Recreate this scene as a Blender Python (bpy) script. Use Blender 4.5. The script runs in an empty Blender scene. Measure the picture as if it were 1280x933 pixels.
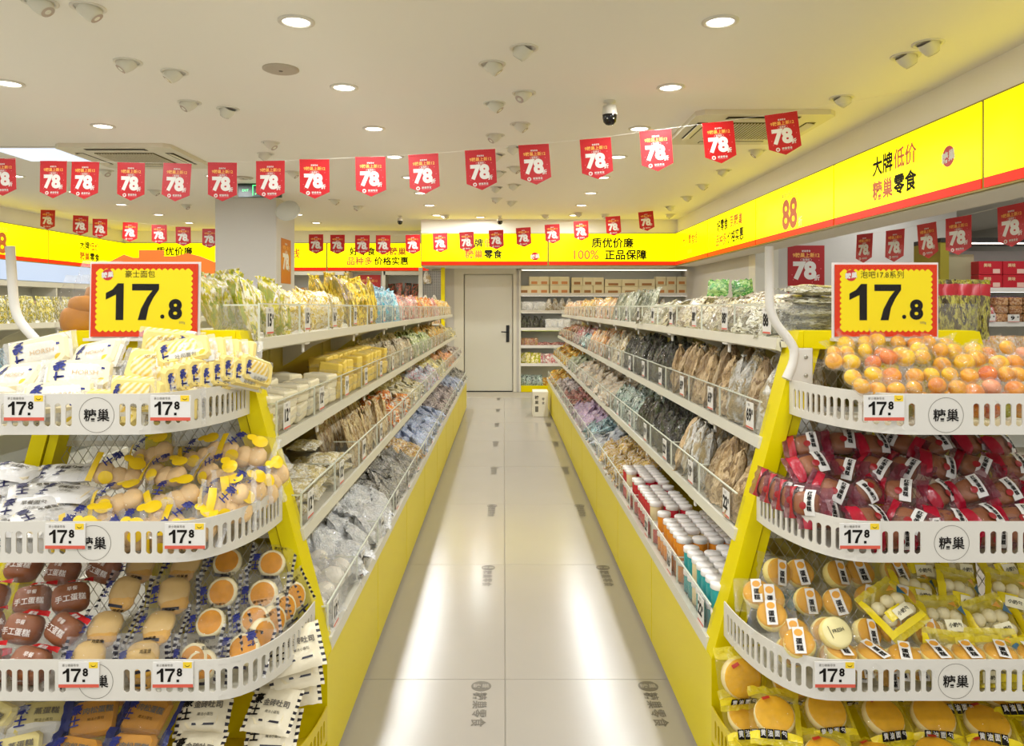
import bpy, math, random
from mathutils import Vector, Matrix, noise

random.seed(7)
SC = bpy.context.scene
COL = SC.collection
PI = math.pi
R = math.radians

# ---------------------------------------------------------------- camera, world, exposure
F_PX, VX, VY, CAM_Z = 950.0, 630.0, 385.0, 1.35
cam = bpy.data.cameras.new('camera')
cam.sensor_width = 36.0
cam.lens = F_PX / 1280 * 36.0
cam.shift_x = (640 - VX) / 1280
cam.shift_y = -(466.5 - VY) / 1280
cam.clip_start = 0.05
cam_ob = bpy.data.objects.new('camera', cam)
cam_ob.location = (0, 0, CAM_Z)
cam_ob.rotation_euler = (R(90), 0, 0)
COL.objects.link(cam_ob)
SC.camera = cam_ob
world = bpy.data.worlds.new('world')
SC.world = world
world.use_nodes = True
world.node_tree.nodes['Background'].inputs[0].default_value = (0.95, 0.97, 1.0, 1)
world.node_tree.nodes['Background'].inputs[1].default_value = .65      # added front fill, enters by the open front behind the camera
SC.view_settings.view_transform = 'Standard'
SC.view_settings.look = 'None'
SC.view_settings.gamma = 1
SC.view_settings.use_curve_mapping = False
SC.view_settings.exposure = 0.34
SC.cycles.transparent_max_bounces = 24
SC.cycles.max_bounces = 8
SC.cycles.diffuse_bounces = 5
SC.cycles.glossy_bounces = 3
SC.cycles.sample_clamp_indirect = 4.0
LAMP_W = 9.0
SIGN_E = 1.65

# ---------------------------------------------------------------- materials
def lin(c):
    if isinstance(c, str):
        c = c.lstrip('#')
        c = [int(c[i:i + 2], 16) / 255 for i in (0, 2, 4)]
    return tuple((x / 12.92 if x <= .04045 else ((x + .055) / 1.055) ** 2.4) for x in c) + (1.0,)

MATS = {}
def base_mat(name):
    m = bpy.data.materials.new(name)
    m.use_nodes = True
    nt = m.node_tree
    return m, nt, nt.nodes['Principled BSDF']

def mat(name, col, rough=.5, metal=0., bump=0., bscale=30., var=0., vscale=6., spec=.5, coat=0.):
    if name in MATS: return MATS[name]
    m, nt, b = base_mat(name)
    b.inputs['Base Color'].default_value = lin(col)
    b.inputs['Roughness'].default_value = rough
    b.inputs['Metallic'].default_value = metal
    b.inputs['Specular IOR Level'].default_value = spec
    if coat: b.inputs['Coat Weight'].default_value = coat
    tc = nt.nodes.new('ShaderNodeTexCoord')
    if var:
        n = nt.nodes.new('ShaderNodeTexNoise'); n.inputs['Scale'].default_value = vscale; n.inputs['Detail'].default_value = 4
        mx = nt.nodes.new('ShaderNodeMix'); mx.data_type = 'RGBA'
        c = lin(col)
        mx.inputs[6].default_value = tuple(x * (1 - var) for x in c[:3]) + (1,)
        mx.inputs[7].default_value = tuple(min(1, x * (1 + var)) for x in c[:3]) + (1,)
        nt.links.new(tc.outputs['Object'], n.inputs['Vector'])
        nt.links.new(n.outputs['Fac'], mx.inputs[0])
        nt.links.new(mx.outputs[2], b.inputs['Base Color'])
    if bump:
        n2 = nt.nodes.new('ShaderNodeTexNoise'); n2.inputs['Scale'].default_value = bscale; n2.inputs['Detail'].default_value = 3
        bp = nt.nodes.new('ShaderNodeBump'); bp.inputs['Strength'].default_value = bump; bp.inputs['Distance'].default_value = .004
        nt.links.new(tc.outputs['Object'], n2.inputs['Vector'])
        nt.links.new(n2.outputs['Fac'], bp.inputs['Height'])
        nt.links.new(bp.outputs['Normal'], b.inputs['Normal'])
    MATS[name] = m
    return m

def emit(name, col, s):
    if name in MATS: return MATS[name]
    m, nt, b = base_mat(name)
    b.inputs['Base Color'].default_value = tuple(x * .3 for x in lin(col)[:3]) + (1,)
    b.inputs['Specular IOR Level'].default_value = .1
    b.inputs['Emission Color'].default_value = lin(col)
    b.inputs['Emission Strength'].default_value = s
    b.inputs['Roughness'].default_value = .3
    MATS[name] = m
    return m

def film(name, col='#ffffff', fac=.3, rough=.12, bump=.5, bscale=45., face=.035, refl=.03):
    """clear wrapper: see-through sheet with a little haze and sharp crinkled reflections"""
    if name in MATS: return MATS[name]
    m, nt, b = base_mat(name)
    b.inputs['Base Color'].default_value = lin(col)
    b.inputs['Roughness'].default_value = .35
    tr = nt.nodes.new('ShaderNodeBsdfTransparent'); tr.inputs[0].default_value = (.985, .985, .985, 1)
    gl = nt.nodes.new('ShaderNodeBsdfGlossy'); gl.inputs['Roughness'].default_value = rough
    m1 = nt.nodes.new('ShaderNodeMixShader'); m2 = nt.nodes.new('ShaderNodeMixShader')
    fr = nt.nodes.new('ShaderNodeMath'); fr.operation = 'POWER'; fr.inputs[1].default_value = 4.
    lw = nt.nodes.new('ShaderNodeLayerWeight'); lw.inputs['Blend'].default_value = .2
    ad = nt.nodes.new('ShaderNodeMath'); ad.operation = 'MULTIPLY_ADD'; ad.use_clamp = True
    ad.inputs[1].default_value = face; ad.inputs[2].default_value = fac
    fm = nt.nodes.new('ShaderNodeMath'); fm.operation = 'MULTIPLY_ADD'; fm.inputs[1].default_value = .40; fm.inputs[2].default_value = refl
    if bump:
        tc = nt.nodes.new('ShaderNodeTexCoord')
        n2 = nt.nodes.new('ShaderNodeTexNoise'); n2.inputs['Scale'].default_value = bscale; n2.inputs['Detail'].default_value = 2
        n2.inputs['Distortion'].default_value = 1.2
        bp = nt.nodes.new('ShaderNodeBump'); bp.inputs['Strength'].default_value = bump; bp.inputs['Distance'].default_value = .011
        nt.links.new(tc.outputs['Object'], n2.inputs['Vector'])
        nt.links.new(n2.outputs['Fac'], bp.inputs['Height'])
        for nd in (b, gl, lw): nt.links.new(bp.outputs['Normal'], nd.inputs['Normal'])
    nt.links.new(lw.outputs['Facing'], ad.inputs[0])
    nt.links.new(ad.outputs[0], m1.inputs[0]); nt.links.new(tr.outputs[0], m1.inputs[1]); nt.links.new(b.outputs[0], m1.inputs[2])
    nt.links.new(lw.outputs['Facing'], fr.inputs[0]); nt.links.new(fr.outputs[0], fm.inputs[0]); nt.links.new(fm.outputs[0], m2.inputs[0])
    nt.links.new(m1.outputs[0], m2.inputs[1]); nt.links.new(gl.outputs[0], m2.inputs[2])
    nt.links.new(m2.outputs[0], nt.nodes['Material Output'].inputs['Surface'])
    MATS[name] = m
    return m

def vivid(c):  # lifts print colours to make up for the shade under the shelves
    r = lin(c)[:3]; g = sum(r) / 3
    return tuple(min(1, max(0, g + (x - g) * 1.15)) ** .84 for x in r) + (1,)

def printed(name, cols, scale=4., rough=.15, bump=.7, bscale=9., hard=False, marks=True, vary=(.66, 1.22)):
    """printed crinkly packaging: patches of print colour, on clear packs painted haze and gaps too, shuffled per pack"""
    if name in MATS: return MATS[name]
    m, nt, b = base_mat(name)
    b.inputs['Roughness'].default_value = rough
    b.inputs['Specular IOR Level'].default_value = .9
    tc = nt.nodes.new('ShaderNodeTexCoord'); oi = nt.nodes.new('ShaderNodeObjectInfo')
    mul = nt.nodes.new('ShaderNodeMath'); mul.operation = 'MULTIPLY'; mul.inputs[1].default_value = 37.
    add = nt.nodes.new('ShaderNodeVectorMath'); add.operation = 'ADD'
    nt.links.new(oi.outputs['Random'], mul.inputs[0])
    nt.links.new(tc.outputs['Generated'], add.inputs[0]); nt.links.new(mul.outputs[0], add.inputs[1])
    n = nt.nodes.new('ShaderNodeTexNoise'); n.inputs['Scale'].default_value = scale; n.inputs['Detail'].default_value = 5; n.inputs['Roughness'].default_value = .62
    nt.links.new(add.outputs[0], n.inputs['Vector'])
    cr = nt.nodes.new('ShaderNodeValToRGB'); cr.color_ramp.interpolation = 'CONSTANT' if hard else 'LINEAR'
    els = cr.color_ramp.elements
    k = len(cols)
    lo, hi = .34, .64
    els[0].position = 0.; els[0].color = vivid(cols[0])
    els[1].position = lo + (hi - lo) * (1 / k); els[1].color = vivid(cols[1 % k])
    for i in range(2, k):
        e = els.new(lo + (hi - lo) * (i / k)); e.color = vivid(cols[i])
    nt.links.new(n.outputs['Fac'], cr.inputs[0])
    hs = nt.nodes.new('ShaderNodeHueSaturation'); mr = nt.nodes.new('ShaderNodeMapRange')     # packs of one kind differ a little
    mr.inputs['To Min'].default_value, mr.inputs['To Max'].default_value = vary
    nt.links.new(oi.outputs['Random'], mr.inputs['Value']); nt.links.new(mr.outputs[0], hs.inputs['Value'])
    nt.links.new(cr.outputs[0], hs.inputs['Color']); cr = hs
    if marks:      # small print on the pack
        n3 = nt.nodes.new('ShaderNodeTexNoise'); n3.inputs['Scale'].default_value = scale * 3.5; n3.inputs['Detail'].default_value = 2
        nt.links.new(add.outputs[0], n3.inputs['Vector'])
        c3 = nt.nodes.new('ShaderNodeValToRGB'); c3.color_ramp.interpolation = 'CONSTANT'
        c3.color_ramp.elements[0].color = (0, 0, 0, 1); c3.color_ramp.elements[1].position = .60; c3.color_ramp.elements[1].color = (1, 1, 1, 1)
        nt.links.new(n3.outputs['Fac'], c3.inputs[0])
        mx = nt.nodes.new('ShaderNodeMix'); mx.data_type = 'RGBA'; mx.inputs[7].default_value = lin(cols[-1])
        nt.links.new(c3.outputs[0], mx.inputs[0]); nt.links.new(cr.outputs[0], mx.inputs[6])
        nt.links.new(mx.outputs[2], b.inputs['Base Color'])
    else: nt.links.new(cr.outputs[0], b.inputs['Base Color'])
    n2 = nt.nodes.new('ShaderNodeTexNoise'); n2.inputs['Scale'].default_value = bscale; n2.inputs['Detail'].default_value = 3
    n2.inputs['Distortion'].default_value = 1.5
    nt.links.new(add.outputs[0], n2.inputs['Vector'])
    bp = nt.nodes.new('ShaderNodeBump'); bp.inputs['Strength'].default_value = bump; bp.inputs['Distance'].default_value = .012
    nt.links.new(n2.outputs['Fac'], bp.inputs['Height'])
    nt.links.new(bp.outputs['Normal'], b.inputs['Normal'])
    MATS[name] = m
    return m

YEL = mat('yellow_paint', '#e3d102', .34, spec=.15)
YEL2 = mat('yellow_paint_inner', '#c9b208', .4)
GROOVE = mat('dark_groove', '#3a3408', .7)
WHITE = mat('white_plastic', '#d9d5ca', .35)
CREAM = mat('cream_metal', '#d8d5c6', .35)
WALLM = mat('painted_wall', '#c6c2ba', .75, bump=.05, bscale=60)
CEILM = mat('ceiling_paint', '#efebe2', .85, bump=.04, bscale=40)
DOORM = mat('door_paint', '#d2cfc0', .45)
TRIMM = mat('door_trim', '#d6d1bf', .4)
BLACK = mat('black_plastic', '#121212', .3)
INK = mat('black_ink', '#17130f', .6, spec=.15)
GREYINK = mat('grey_ink', '#6e685c', .6)
NAVY = mat('navy_ink', '#27307c', .45)
RED = mat('red_print', '#c91f22', .4)
ORANGE = mat('orange_print', '#e0661c', .4)
GOLD = mat('gold_print', '#f0b050', .4)
PAPER = mat('white_paper', '#e2dfd8', .5, spec=.3)
PINKRED = mat('tag_stripe', '#d85a45', .45)
SIGNY = mat('sign_yellow', '#f2dc12', .45, spec=.2)
SIGNR = mat('sign_border_red', '#d5380f', .45, spec=.2)
TILEM = mat('floor_tile', '#a6a096', .2, var=.04, vscale=3, spec=.45)
JOINT = mat('tile_joint', '#a9a291', .8)
STEEL = mat('steel', '#b9b6a8', .35, metal=.7)
DARKST = mat('dark_steel', '#2a2824', .45, metal=.3)
GREY = mat('grey_board', '#b9bab2', .5)
LIGHTGREY = mat('light_grey_board', '#cfd0c8', .45)
LITY = emit('lightbox_yellow', (1.0, .93, .004), SIGN_E)
LITR = emit('lightbox_red', (.96, .18, .08), .85)
LAMPE = emit('lamp_diffuser', '#fff8ea', 7.0)
PANELE = emit('panel_light', '#dfeaff', .8)
GREENE = emit('exit_green', '#5cf08a', 1.6)
ACRYL = film('clear_acrylic', '#eeeee2', .03, .04, 0, face=.06, refl=.02)
FILM = film('clear_film', '#ffffff', .05)
FILM2 = film('hazy_film', '#f4f4f4', .16, .16, .7)
FILMY = film('yellow_film', '#f4e020', .42, .12)
FILMR = film('maroon_film', '#7e1030', .45, .15)
MIRR = mat('mirror', '#9a9c98', .05, metal=1.)

# ---------------------------------------------------------------- mesh builder
TXT = {}
def text_geo(body, size, bold=.0):
    key = (body, round(size, 4), round(bold, 4))
    if key in TXT: return TXT[key]
    c = bpy.data.curves.new('tmp', 'FONT')
    c.body = body; c.size = 1.0; c.align_x = 'CENTER'; c.align_y = 'CENTER'
    c.resolution_u = 2 if size < .03 else 4
    c.offset = bold
    o = bpy.data.objects.new('tmp', c); COL.objects.link(o)
    dg = bpy.context.evaluated_depsgraph_get()
    me = bpy.data.meshes.new_from_object(o.evaluated_get(dg))
    vs = [(v.co.x * size, v.co.y * size) for v in me.vertices]
    fs = [tuple(p.vertices) for p in me.polygons]
    bpy.data.objects.remove(o); bpy.data.curves.remove(c); bpy.data.meshes.remove(me)
    if vs:
        xs = [v[0] for v in vs]; ys = [v[1] for v in vs]
        cx, cy = (min(xs) + max(xs)) / 2, (min(ys) + max(ys)) / 2
        vs = [(x - cx, y - cy) for x, y in vs]
    TXT[key] = (vs, fs)
    return TXT[key]

class MB:
    def __init__(s):
        s.v, s.f, s.m, s.s, s.mats = [], [], [], [], []
    def mi(s, m):
        if m not in s.mats: s.mats.append(m)
        return s.mats.index(m)
    def face(s, idx, m, sm=False):
        s.f.append(tuple(idx)); s.m.append(s.mi(m)); s.s.append(sm)
    def pts(s, ps):
        n = len(s.v); s.v.extend(tuple(p) for p in ps); return n
    def box(s, x0, x1, y0, y1, z0, z1, m):
        n = s.pts([(x0, y0, z0), (x1, y0, z0), (x1, y1, z0), (x0, y1, z0), (x0, y0, z1), (x1, y0, z1), (x1, y1, z1), (x0, y1, z1)])
        for q in ((0, 3, 2, 1), (4, 5, 6, 7), (0, 1, 5, 4), (1, 2, 6, 5), (2, 3, 7, 6), (3, 0, 4, 7)):
            s.face([n + i for i in q], m)
        return s
    def bevbox(s, x0, x1, y0, y1, z0, z1, b, m):
        """box with chamfered edges"""
        xs, ys, zs = (x0, x0 + b, x1 - b, x1), (y0, y0 + b, y1 - b, y1), (z0, z0 + b, z1 - b, z1)
        prof = [(b, 0), (0, b)]
        rings = []
        def ring(z, ins):
            a0, a1, c0, c1 = x0 + ins, x1 - ins, y0 + ins, y1 - ins
            q = b
            return s.pts([(a0 + q, c0, z), (a1 - q, c0, z), (a1, c0 + q, z), (a1, c1 - q, z), (a1 - q, c1, z), (a0 + q, c1, z), (a0, c1 - q, z), (a0, c0 + q, z)])
        rings = [ring(z0, b * .6), ring(z0 + b, 0), ring(z1 - b, 0), ring(z1, b * .6)]
        for a, c in zip(rings, rings[1:]):
            for i in range(8):
                j = (i + 1) % 8
                s.face([a + i, a + j, c + j, c + i], m)
        s.face([rings[0] + i for i in range(7, -1, -1)], m)
        s.face([rings[3] + i for i in range(8)], m)
        return s
    def prism(s, poly, axis, a, b, m):
        """extrude a 2D polygon; axis 'y' -> poly is (x,z); axis 'x' -> (y,z); axis 'z' -> (x,y)"""
        f = {'y': lambda p, t: (p[0], t, p[1]), 'x': lambda p, t: (t, p[0], p[1]), 'z': lambda p, t: (p[0], p[1], t)}[axis]
        k = len(poly)
        n = s.pts([f(p, a) for p in poly] + [f(p, b) for p in poly])
        s.face([n + i for i in range(k)], m)
        s.face([n + k + i for i in range(k - 1, -1, -1)], m)
        for i in range(k):
            j = (i + 1) % k
            s.face([n + j, n + i, n + k + i, n + k + j], m)
        return s
    def lathe(s, prof, m, seg=16, c=(0, 0, 0), sm=True, mfun=None, sq=1.0):
        """profile [(r,z)] about z"""
        rows = []
        for r, z in prof:
            rows.append(s.pts([(c[0] + r * math.cos(2 * PI * i / seg), c[1] + r * sq * math.sin(2 * PI * i / seg), c[2] + z) for i in range(seg)]))
        for k, (a, b) in enumerate(zip(rows, rows[1:])):
            for i in range(seg):
                j = (i + 1) % seg
                s.face([a + i, a + j, b + j, b + i], mfun(k) if mfun else m, sm)
        return s
    def disc(s, r, m, seg=20, c=(0, 0, 0), up=True):
        n = s.pts([(c[0] + r * math.cos(2 * PI * i / seg), c[1] + r * math.sin(2 * PI * i / seg), c[2]) for i in range(seg)])
        s.face([n + i for i in (range(seg) if up else range(seg - 1, -1, -1))], m)
        return s
    def tube(s, path, r, m, seg=8, closed=False):
        P = [Vector(p) for p in path]
        rows = []
        up = Vector((.3, .2, 1)).normalized()
        k = len(P)
        for i, p in enumerate(P):
            a = P[(i - 1) % k] if closed or i > 0 else p
            b = P[(i + 1) % k] if closed or i < k - 1 else p
            t = (b - a).normalized()
            x = t.cross(up)
            if x.length < 1e-4: x = t.cross(Vector((1, 0, 0)))
            x.normalize(); y = t.cross(x)
            rows.append(s.pts([p + (x * math.cos(2 * PI * j / seg) + y * math.sin(2 * PI * j / seg)) * r for j in range(seg)]))
        pairs = list(zip(rows, rows[1:])) + ([(rows[-1], rows[0])] if closed else [])
        for a, b in pairs:
            for j in range(seg):
                q = (j + 1) % seg
                s.face([a + j, a + q, b + q, b + j], m, True)
        if not closed:
            s.face([rows[0] + j for j in range(seg)], m); s.face([rows[-1] + j for j in range(seg - 1, -1, -1)], m)
        return s
    def text(s, body, size, m, fn, bold=.0, sx=1.0, rot=0.):
        """flat lettering; fn maps (x,y) of the lettering to a 3D point"""
        if not body: return s
        cr, sr = math.cos(rot), math.sin(rot)
        copies = [(0., 0.)]
        if bold > .0055 and not body.isascii():       # dense characters: thicken by overlaid strokes
            d = (bold - .003) * size; bold = .004
            copies += [(d, 0), (-d, 0), (0, d), (0, -d)]
        vs, fs = text_geo(body, size, bold)
        o = Vector(fn(0, 0)); e = 1e-3
        nrm = (Vector(fn(e, 0)) - o).cross(Vector(fn(0, e)) - o)
        nrm = nrm.normalized() if nrm.length else Vector((0, 0, 0))
        for k, (dx, dy) in enumerate(copies):
            lift = nrm * (k * .00012)
            n = s.pts([Vector(fn((x + dx) * sx * cr - (y + dy) * sr, (x + dx) * sx * sr + (y + dy) * cr)) + lift for x, y in vs])
            for f in fs: s.face([n + i for i in f], m)
        return s
    def digits(s, word, size, m, fn, gap=.12):
        """heavy price numerals 1 and 7 as outlines, others from the font"""
        G = {'1': ([(.20, 0), (.20, .50), (.0, .40), (.0, .53), (.13, .60), (.23, .72), (.35, .72), (.35, 0)], .35),
             '7': ([(.12, 0), (.18, .22), (.30, .45), (.40, .58), (.0, .58), (.0, .71), (.53, .71), (.53, .60), (.42, .44), (.33, .25), (.28, 0)], .53)}
        x0 = -sum(G[c][1] + gap for c in word) / 2 + gap / 2
        for c in word:
            P, w = G[c]
            P = [((x0 + x) * size, (y - .36) * size) for x, y in P]
            n = s.pts([fn(x, y) for x, y in P])
            k = len(P)
            if c == '1': quads = [(0, 7, 6, 5, 1), (1, 5, 4), (1, 4, 3, 2)]
            else: quads = [(0, 10, 9, 1), (1, 9, 8, 2), (2, 8, 3), (3, 8, 7, 6), (3, 6, 5, 4)]
            for q in quads: s.face([n + i for i in q], m)
            x0 += w + gap
        return s
    def vtext(s, body, size, m, fn, bold=.02, step=1.02):
        k = len(body)
        for i, ch in enumerate(body):
            s.text(ch, size, m, lambda x, y, i=i: fn(x, y + ((k - 1) / 2 - i) * size * step), bold)
        return s
    def quad(s, a, b, c, d, m):
        n = s.pts([a, b, c, d]); s.face([n, n + 1, n + 2, n + 3], m); return s
    def xform(s, M, start=0):
        s.v[start:] = [tuple(M @ Vector(p)) for p in s.v[start:]]
        return s
    def mesh(s, name):
        me = bpy.data.meshes.new(name)
        me.from_pydata(s.v, [], s.f)
        for m in s.mats: me.materials.append(m)
        me.polygons.foreach_set('material_index', s.m)
        me.polygons.foreach_set('use_smooth', s.s)
        me.update()
        return me
    def build(s, name, parent=None, **kw):
        return link(name, s.mesh(name), parent, **kw)

def link(name, me, parent=None, label=None, cat=None, group=None, kind=None, M=None):
    o = bpy.data.objects.new(name, me)
    COL.objects.link(o)
    if parent is not None: o.parent = parent
    if M is not None: o.matrix_basis = M
    return tag(o, label, cat, group, kind)

def tag(o, label=None, cat=None, group=None, kind=None):
    if label: o['label'] = label
    if cat: o['category'] = cat
    if group: o['group'] = group
    if kind: o['kind'] = kind
    return o

def empty(name, loc=(0, 0, 0), label=None, cat=None, group=None, M=None):
    o = bpy.data.objects.new(name, None); o.empty_display_size = .05
    COL.objects.link(o)
    if M is not None: o.matrix_basis = M
    else: o.location = loc
    return tag(o, label, cat, group)

def frame(pos, N, roll=0., up=(0, 0, 1), scale=1.0):
    """matrix whose local Z looks along N, local Y is as upright as can be"""
    N = Vector(N).normalized(); up = Vector(up)
    if abs(N.dot(up)) > .985: up = Vector((0, 1, 0))
    U = (up - N * N.dot(up)).normalized(); A = U.cross(N)
    c, s_ = math.cos(roll), math.sin(roll)
    A, U = A * c + U * s_, U * c - A * s_
    M = Matrix((A, U, N)).transposed() @ Matrix.Scale(scale, 3)
    M = M.to_4x4(); M.translation = Vector(pos)
    return M

ORD = ['first', 'second', 'third', 'fourth', 'fifth', 'sixth', 'seventh', 'eighth', 'ninth', 'tenth', 'eleventh', 'twelfth', 'thirteenth',
       'fourteenth', 'fifteenth', 'sixteenth', 'seventeenth', 'eighteenth', 'nineteenth', 'twentieth', 'twenty-first', 'twenty-second', 'twenty-third',
       'twenty-fourth', 'twenty-fifth', 'twenty-sixth', 'twenty-seventh', 'twenty-eighth', 'twenty-ninth', 'thirtieth', 'thirty-first', 'thirty-second', 'thirty-third', 'thirty-fourth', 'thirty-fifth', 'thirty-sixth', 'thirty-seventh', 'thirty-eighth', 'thirty-ninth', 'fortieth']

def struct(mb, name, parent=None):
    return mb.build(name, parent, kind='structure')

# ================================================================ the room
CEIL = 2.69
X0, X1, YB, YD, YF = -6.9, 8.2, 13.4, 12.2, -2.6

def at(px, py, Y):
    """point of the place seen at photo pixel (px,py) when it stands Y metres away"""
    return ((px - VX) * Y / F_PX, Y, CAM_Z - (py - VY) * Y / F_PX)

def on_ceiling(px, py):
    Y = F_PX * (CEIL - CAM_Z) / (VY - py)
    return ((px - VX) * Y / F_PX, Y)

floor = struct(MB().box(X0, X1, YF, YB, -.12, -.004, JOINT), 'floor')
# the aisle's tiles, one object each, over the recessed joint bed
TW, TL, JY = .595, 1.235, 2.76
def tile_mesh(mark):
    b = MB(); g = .0013
    b.bevbox(g, TW - g, g, TL - g, -.0035, 0, .0012, TILEM)
    return b.mesh('tile')
tile_me = tile_mesh(False)
mk = MB()
mk.lathe([(.036, 0), (.036, .0004), (0, .0004)], GREYINK, 20, (0, 0, 0), False)
mk.text('糖巢', .03, TILEM, lambda x, y: (x, y, .0008), .02)
for i, ch in enumerate('糖巢零食'):
    mk.text(ch, .052, GREYINK, lambda x, y, i=i: (-.002 + y, -.07 - i * .056 - x, .0004), .012)
mark_me = mk.mesh('printed_mark')
for i in range(-4, 6):
    for j in range(-3, 9):
        if j > 7 or (abs(i + .5) > 2 and j < 0): continue
        t = link('tile', tile_me, floor)
        t.location = (.004 + i * TW, JY + (j - 1) * TL, 0)
        if i in (-1, 0) :
            q = link('printed_mark', mark_me, t)
            q.location = (TW - .085, TL - .05, 0.0003)
            q['label'] = 'grey printed round emblem and sideways characters'

struct(MB().box(X0 - .2, X1 + .2, YF - .2, YB + .2, CEIL, CEIL + .12, CEILM), 'ceiling')
struct(MB().box(X0 - .15, X0, YF, YB, 0, CEIL, WALLM), 'wall_left')
struct(MB().box(X1, X1 + .15, YF, YB, 0, CEIL, WALLM), 'wall_right')
b = MB(); b.box(X0, -1.26, YB, YB + .15, 0, CEIL, WALLM); b.box(2.7, X1, YB, YB + .15, 0, CEIL, WALLM); b.box(-1.26, 2.7, YB, YB + .15, 0, CEIL, WALLM)
struct(b, 'wall_back')
# wall around the staff door
b = MB(); b.box(-1.0, -.80, YD, YD + .14, 0, 2.05, WALLM); b.box(-.80, .22, YD, YD + .14, 1.95, 2.05, WALLM); b.box(.18, .24, YD, YD + .14, 0, 2.05, WALLM)
b.box(-1.0, -.94, YD + .14, YB, 0, 2.05, WALLM)
struct(b, 'wall_center')
# front: unseen wall, opened below its lintel to let in fill light
b = MB(); b.box(X0, X1, YF - .15, YF, 2.45, CEIL, WALLM); b.box(X0, X0 + .8, YF - .15, YF, 0, 2.45, WALLM); b.box(X1 - .8, X1, YF - .15, YF, 0, 2.45, WALLM)
struct(b, 'wall_front')
# block wall at the right
b = MB(); b.box(3.2, 5.3, 8.9, 9.1, 0, CEIL, WALLM); b.box(2.93, 3.2, 8.86, 9.1, 0, CEIL, CREAM); b.box(2.93, 3.05, 9.1, YB, 0, CEIL, WALLM)
struct(b, 'wall_right_block')
# column
b = MB(); b.bevbox(-3.50, -2.755, 9.2, 10.0, 0, CEIL, .01, WALLM)
struct(b, 'column')

# door
dr = empty('door_1', (0, 0, 0)); dr['kind'] = 'structure'
b = MB(); b.bevbox(-.635, .137, YD + .03, YD + .07, .012, 1.885, .004, DOORM); b.build('door_leaf', dr)
b = MB()
b.box(-.80, -.645, YD - .02, YD + .10, 0, 2.0, TRIMM); b.box(.147, .20, YD - .02, YD + .10, 0, 2.0, TRIMM); b.box(-.645, .147, YD - .02, YD + .10, 1.893, 2.0, TRIMM)
b.build('door_frame', dr)
b = MB(); b.box(-.63, .13, YD + .02, YD + .05, 0, .012, DARKST); b.build('threshold', dr)
h = MB(); h.bevbox(.035, .085, YD + .008, YD + .03, .80, 1.07, .006, BLACK); h.build('handle_plate', dr)
h = MB(); h.tube([(.06, YD + .005, .96), (.06, YD - .03, .96), (-.045, YD - .035, .965)], .009, BLACK); h.build('handle', dr)

# bulkheads that carry the light signs
SZ0, SZ1 = 2.0, 2.47
b = MB(); b.box(-1.26, 2.63, 11.55, YD + .14, SZ0 - .02, CEIL, CEILM); struct(b, 'trim_1')
b = MB(); b.box(2.63, 2.95, .2, 11.6, SZ0 - .02, CEIL, CEILM); struct(b, 'trim_2')
b = MB(); b.box(X0, -1.26, 13.25, YB, SZ0 - .02, CEIL, CEILM); struct(b, 'trim_3')
b = MB(); b.box(X0, -6.64, 2.0, 13.25, SZ0 - .02, CEIL, CEILM); struct(b, 'trim_4')

SDARK = mat('sign_frame_olive', '#8d7f14', .4)
def light_sign(org, ux, width, lines, label, logo=None, big=None):
    """a light box panel; org = lower left corner as read, ux = reading direction"""
    ux = Vector(ux); nz = ux.cross(Vector((0, 0, 1)))            # outward normal
    H = SZ1 - SZ0
    def T(x, z, d=0.): return Vector(org) + ux * x + Vector((0, 0, z)) + nz * d
    root = empty('light_sign', org, label, 'sign', 'yellow light box signs')
    inv = Vector(org)
    def L(x, z, d=0.): return T(x, z, d) - inv
    def slab(x0, x1, z0, z1, d0, d1, m, name):
        b = MB(); n = b.pts([L(x0, z0, d0), L(x1, z0, d0), L(x1, z1, d0), L(x0, z1, d0), L(x0, z0, d1), L(x1, z0, d1), L(x1, z1, d1), L(x0, z1, d1)])
        for q in ((4, 5, 6, 7), (0, 1, 5, 4), (1, 2, 6, 5), (2, 3, 7, 6), (3, 0, 4, 7)): b.face([n + i for i in q], m)
        return b.build(name, root)
    g = .014
    slab(0, width, -.012, H + .012, 0, .030, SDARK, 'frame')
    f = slab(g, width - g, .055, H, .028, .036, LITY, 'lit_face')
    s2 = slab(g, width - g, 0, .052, .028, .037, LITR, 'red_stripe')
    b = MB()
    fn = lambda cx, cz: (lambda x, y: L(cx + x, cz + y, .0375))
    for (txt, cx, cz, size, m, bold) in lines:
        b.text(txt, size, m, fn(cx, cz), bold)
    if b.f: b.build('lettering', f)
    if logo:
        b = MB(); cx, cz = logo
        n = b.pts([L(cx + .062 * math.cos(2 * PI * i / 24), cz + .062 * math.sin(2 * PI * i / 24), .037) for i in range(24)])
        b.face([n + i for i in range(24)], RED)
        b.text('糖巢', .068, PAPER, lambda x, y: L(cx + x, cz + y + x * .12, .0376), .035)
        b.build('round_emblem', f)
    return root
OR = ORANGE
def copy_a(w): return [('大牌', w * .5 - .16, .335, .14, INK, .03), ('低价', w * .5 + .13, .335, .14, OR, .026), ('糖巢', w * .5 - .16, .165, .14, OR, .03), ('零食', w * .5 + .13, .165, .14, INK, .032)]
def copy_b(w): return [('质优价廉', w * .5, .335, .16, INK, .028), ('100%', w * .5 - .40, .155, .19, OR, .02), ('正品保障', w * .5 + .20, .155, .16, INK, .03)]
def copy_c(w): return [('好零食', w * .5 - .27, .335, .15, INK, .028), ('到糖巢', w * .5 + .27, .335, .15, OR, .024), ('品种多', w * .5 - .32, .165, .15, OR, .024), ('价格实惠', w * .5 + .23, .165, .15, INK, .028)]
def copy_d(w): return [('每月8号会员日', w * .5, .385, .06, GREYINK, .012), ('88', w * .5, .205, .36, OR, .04), ('折', w * .5 + .25, .11, .09, PAPER, .02)]
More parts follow.
